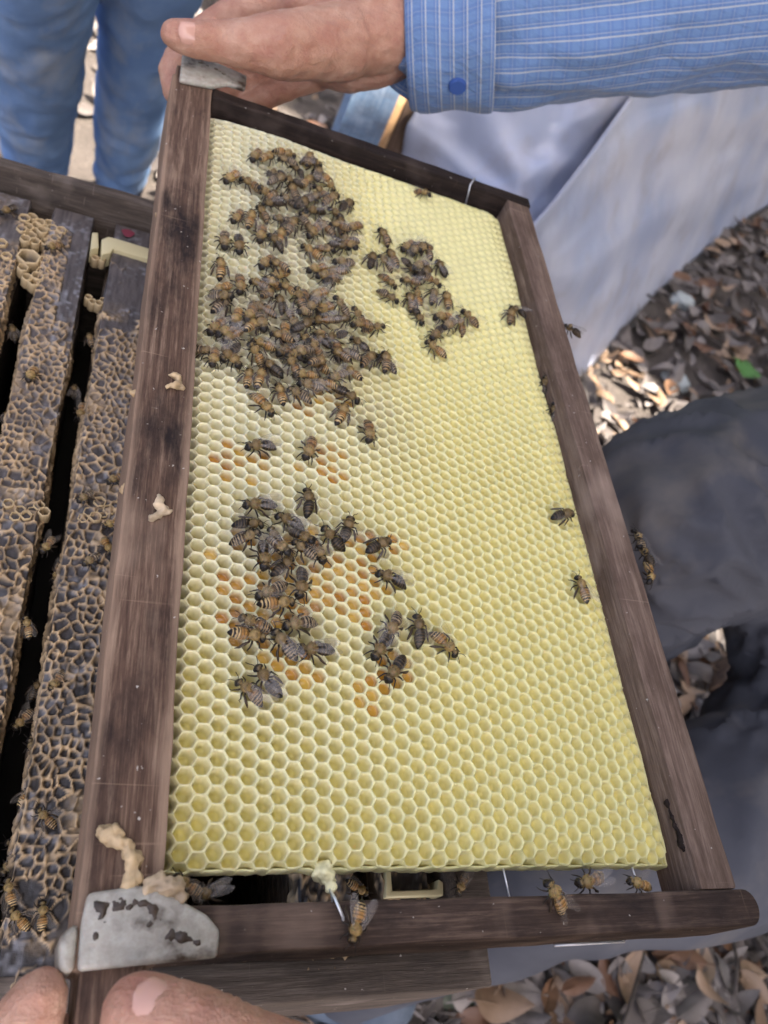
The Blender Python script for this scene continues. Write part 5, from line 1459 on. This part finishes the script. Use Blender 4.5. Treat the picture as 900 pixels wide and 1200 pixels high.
for rg, (poly, where, grp) in REG.items():
    k = 0; x0 = min(p[0] for p in poly); x1 = max(p[0] for p in poly); y0 = min(p[1] for p in poly); y1 = max(p[1] for p in poly)
    while k < cnt[rg]:
        px, py = rng.uniform(x0, x1), rng.uniform(y0, y1)
        if not seg_inside(px, py, poly): continue
        p = U(px, py, .01)
        mk = rng.choices(['leaf_grey', 'leaf_tan', 'leaf_rust'], [.74, .16, .10])[0]
        o = bpy.data.objects.new('dry_leaf', rng.choice(LM[mk])); COL.objects.link(o)
        s = rng.uniform(.7, 1.25) * (.92 if rg == 'side' else .85)
        o.scale = (s, s * rng.uniform(.8, 1.25), s)
        o.location = (p.x, p.y, gz(p.x, p.y) + .016 + rng.uniform(0, .022)); o.rotation_euler = (rng.uniform(-.4, .4) + (math.pi if rng.random() < .4 else 0), rng.uniform(-.35, .35), rng.uniform(0, 6.28))
        sz_ = 'small ' if s < .85 else ('large ' if s > 1.12 else '')
        if rg == 'front': wh_ = 'under the hive edge' if px < 450 else 'by the mossy stone' if px < 600 else 'below the right part of lower bar' if px < 760 else 'in the lower right corner'
        elif rg == 'side': wh_ = ('under the sheet hem' if py < 345 + (905 - px) * .35 - 20 else 'just above the trousers' if py > 420 else 'midway between sheet and trousers') + (', far right' if px > 830 else '')
        else: wh_ = where
        tag(o, sz_ + KW[mk] + ' ' + wh_ + ('' if rg not in ('front', 'side') else (', lower row' if py > (1165 if rg == 'front' else 470) else '')), 'leaf', grp); k += 1


def one_leaf(px, py, mk, s, wd, ang, label, seed, z=.035, tilt=0.0):
    m = leaf_mesh(seed, .085, wd).build('dry_leaf' if mk != 'leaf_green' else 'green_leaf', mats=[M[mk]])
    p = U(px, py, z); o = bpy.data.objects.new('dry_leaf' if mk != 'leaf_green' else 'green_leaf', m); COL.objects.link(o)
    o.scale = (s, s, s); o.location = (p.x, p.y, gz(p.x, p.y) + z); o.rotation_euler = (tilt, 0, ang); tag(o, label, 'leaf')


one_leaf(588, 1176, 'leaf_tan', 1.0, .042, R(-8), 'large flat tan leaf lying below the lower bar', 24, .045)
one_leaf(598, 1128, 'leaf_tan', 1.0, .03, R(40), 'tan curled leaf upright close under the lower bar', 22, .05)
one_leaf(682, 1154, 'leaf_rust', .7, .03, R(10), 'orange brown leaf beside the mossy stone', 41, .045)
one_leaf(828, 1158, 'leaf_tan', .7, .026, R(-50), 'slim light tan leaf at lower right', 26, .045)
one_leaf(875, 433, 'leaf_green', 1.0, .055, R(-35), 'fresh green leaf just above the grey trousers', 60, .04, .2)
one_leaf(740, 420, 'leaf_rust', .9, .035, R(0), 'orange brown leaf by the lower hem of the sheet', 44, .04)
one_leaf(842, 290, 'leaf_tan', 1.0, .04, R(20), 'pinkish tan leaf under the hem of the sheet', 27, .04)

# the rest of the litter, one mass
V = []; Fc = []; RN = []; MI = []
proto = [leaf_mesh(70 + i) for i in range(8)]
PV = [(np.array(m.V), m.F) for m in proto]
mats = [M['leaf_grey'], M['leaf_tan'], M['leaf_rust']]
NL = 0
def litter(x0, x1, y0, y1, dens):
    global NL
    n = int((x1 - x0) * (y1 - y0) * dens)
    for q in range(n):
        x, y = rng.uniform(x0, x1), rng.uniform(y0, y1)
        pv, pf = PV[rng.randrange(8)]
        s = rng.uniform(.45, 1.05) if rng.random() < .68 else rng.uniform(.14, .4)
        mt = Matrix.Translation((x, y, gz(x, y) + .006 + rng.uniform(0, .02))) @ Matrix.Rotation(rng.uniform(0, 6.28), 4, 'Z') @ Matrix.Rotation(rng.uniform(-.5, .5) + (math.pi if rng.random() < .4 else 0), 4, 'X') @ Matrix.Rotation(rng.uniform(-.4, .4), 4, 'Y')
        a = np.array(mt.to_3x3()) * s; P = pv @ a.T + np.array(mt.translation)
        b = len(V); V.extend(map(tuple, P)); Fc.extend(tuple(i + b for i in f) for f in pf)
        RN.extend([rng.random()] * len(P)); MI.extend([rng.choices([0, 1, 2], [.8, .12, .08])[0]] * len(pf)); NL += 1


litter(.05, 1.35, -.15, .75, 1900)
litter(.35, 2.6, .75, 2.7, 560)
litter(-.9, .35, .75, 2.6, 420)
litter(2.6, 4.2, .5, 5, 130); litter(-2.5, 4.2, 2.7, 5, 110); litter(-.9, .05, -.3, .75, 300)
lm_ = mesh('leaf_litter', V, Fc, True, mats=mats, mi=MI); set_attr(lm_, 'rnd', RN)
o = link('leaf_litter', lm_); o['kind'] = 'stuff'; tag(o, 'grey brown litter of fallen leaves covering the ground', 'leaf litter')
# twigs
for i, (px, py, ang, ln) in enumerate([(470, 1178, .25, .16), (330, 1190, -.2, .2), (800, 375, -.5, .35), (860, 1120, 1.2, .1), (740, 1165, .9, .12)]):
    p = U(px, py, .05); d = Vector((math.cos(ang), math.sin(ang), 0)) * ln / 2; mb = MB()
    mb.tube([p - d, p - d * .3 + Vector((.004, .006, .005)), p + d * .4 + Vector((-.003, -.004, .002)), p + d], [.003, .0028, .0024, .0016], 6)
    t_ = link('twig', mb.build('twig', mats=[M['bark']]))
    tag(t_, ['thin dark twig under the lower bar near the mossy stone', 'long twig by the lower left thumb', 'long dark twig across the leaves below the sheet', 'short twig at the right end of the lower bar', 'short twig at the bottom right among leaves'][i], 'twig')

# ------------------------------------------------------------------ tree whose crown shades the place, outside the frame
PATCH = [(U(745, 492, 0), .15), (U(712, 525, 0), .13), (U(735, 452, 0), .07), (U(185, 165, 0), .22), (U(205, 90, 0), .3), (U(98, 120, 0), .16), (U(832, 742, 0), .05), (U(90, 185, 0), .12)]
ctr = Vector((1.05, 1.15, .3)) + SUND * 4.6
e1 = SUND.cross(Vector((0, 0, 1))).normalized(); e2 = SUND.cross(e1)
tr = empty('tree', (ctr.x + 2.6, ctr.y - 1.6, 0), 'leafy tree standing off to the right, shading the hive', 'tree')
V = []; Fc = []
for q in range(25000):
    r_ = math.sqrt(rng.random()) * (3.3 if q < 14000 else 2.0); a = rng.uniform(0, 6.283)
    c = (ctr if q < 14000 else ctr - Vector((.35, .35, 0))) + e1 * r_ * math.cos(a) * 1.05 + e2 * r_ * math.sin(a) + SUND * rng.uniform(-.45, .45)
    sz = rng.uniform(.09, .16)
    if any(((c - P) - SUND * (c - P).dot(SUND)).length < rad + sz * .55 for P, rad in PATCH): continue
    nrm = (SUND + Vector((rng.uniform(-.7, .7), rng.uniform(-.7, .7), rng.uniform(-.7, .7)))).normalized()
    f = nrm.orthogonal().normalized(); f = Matrix.Rotation(rng.uniform(0, 6.28), 3, nrm) @ f; s = nrm.cross(f)
    b = len(V); V += [c - f * sz, c + s * sz * .5 + nrm * .01, c + f * sz * 1.1, c - s * sz * .5 + nrm * .01]; Fc.append((b, b + 1, b + 2, b + 3))
cr = link('crown', mesh('crown', V, Fc, mats=[M['canopy']]), tr)
mb = MB(); base = Vector((ctr.x + 2.6, ctr.y - 1.6, -.1))
mb.tube([base, base + Vector((-.05, .05, 1.6)), base + Vector((-.5, .3, 3.0)), base + Vector((-1.4, .9, 4.0))], [.2, .16, .13, .08], 10)
for q in range(7):
    d = Vector((rng.uniform(-2.6, -.2), rng.uniform(-.8, 2.4), rng.uniform(1.0, 1.6)))
    mb.tube([base + Vector((-.5, .3, 3.0)), base + Vector((-.5, .3, 3.0)) + d * .5 + Vector((0, 0, .15)), base + Vector((-.5, .3, 3.0)) + d], [.07, .045, .02], 7)
link('trunk', mb.build('trunk', mats=[M['bark']]), tr)

# foliage ring out of view, added to block low sky light and glare
V = []; Fc = []
for q in range(4500):
    a = rng.uniform(-.5, 2.3); rr = rng.uniform(9, 12.5); z = rng.random() ** .8 * 6.5
    c = Vector((rr * math.cos(a), rr * math.sin(a), z)); sz = rng.uniform(.3, .55)
    nrm = Vector((rng.gauss(0, 1), rng.gauss(0, 1), rng.gauss(0, 1))).normalized() * .8 - Vector((math.cos(a), math.sin(a), 0)); nrm.normalize()
    f = nrm.orthogonal().normalized(); f = Matrix.Rotation(rng.uniform(0, 6.28), 3, nrm) @ f; s_ = nrm.cross(f)
    b = len(V); V += [c - f * sz, c + s_ * sz * .6, c + f * sz, c - s_ * sz * .6]; Fc.append((b, b + 1, b + 2, b + 3))
wd_ = link('low_sky_screen', mesh('low_sky_screen', V, Fc, mats=[M['canopy']])); wd_['kind'] = 'stuff'; tag(wd_, 'unseen mass of green foliage added to block low sky light', 'low_sky_screen')
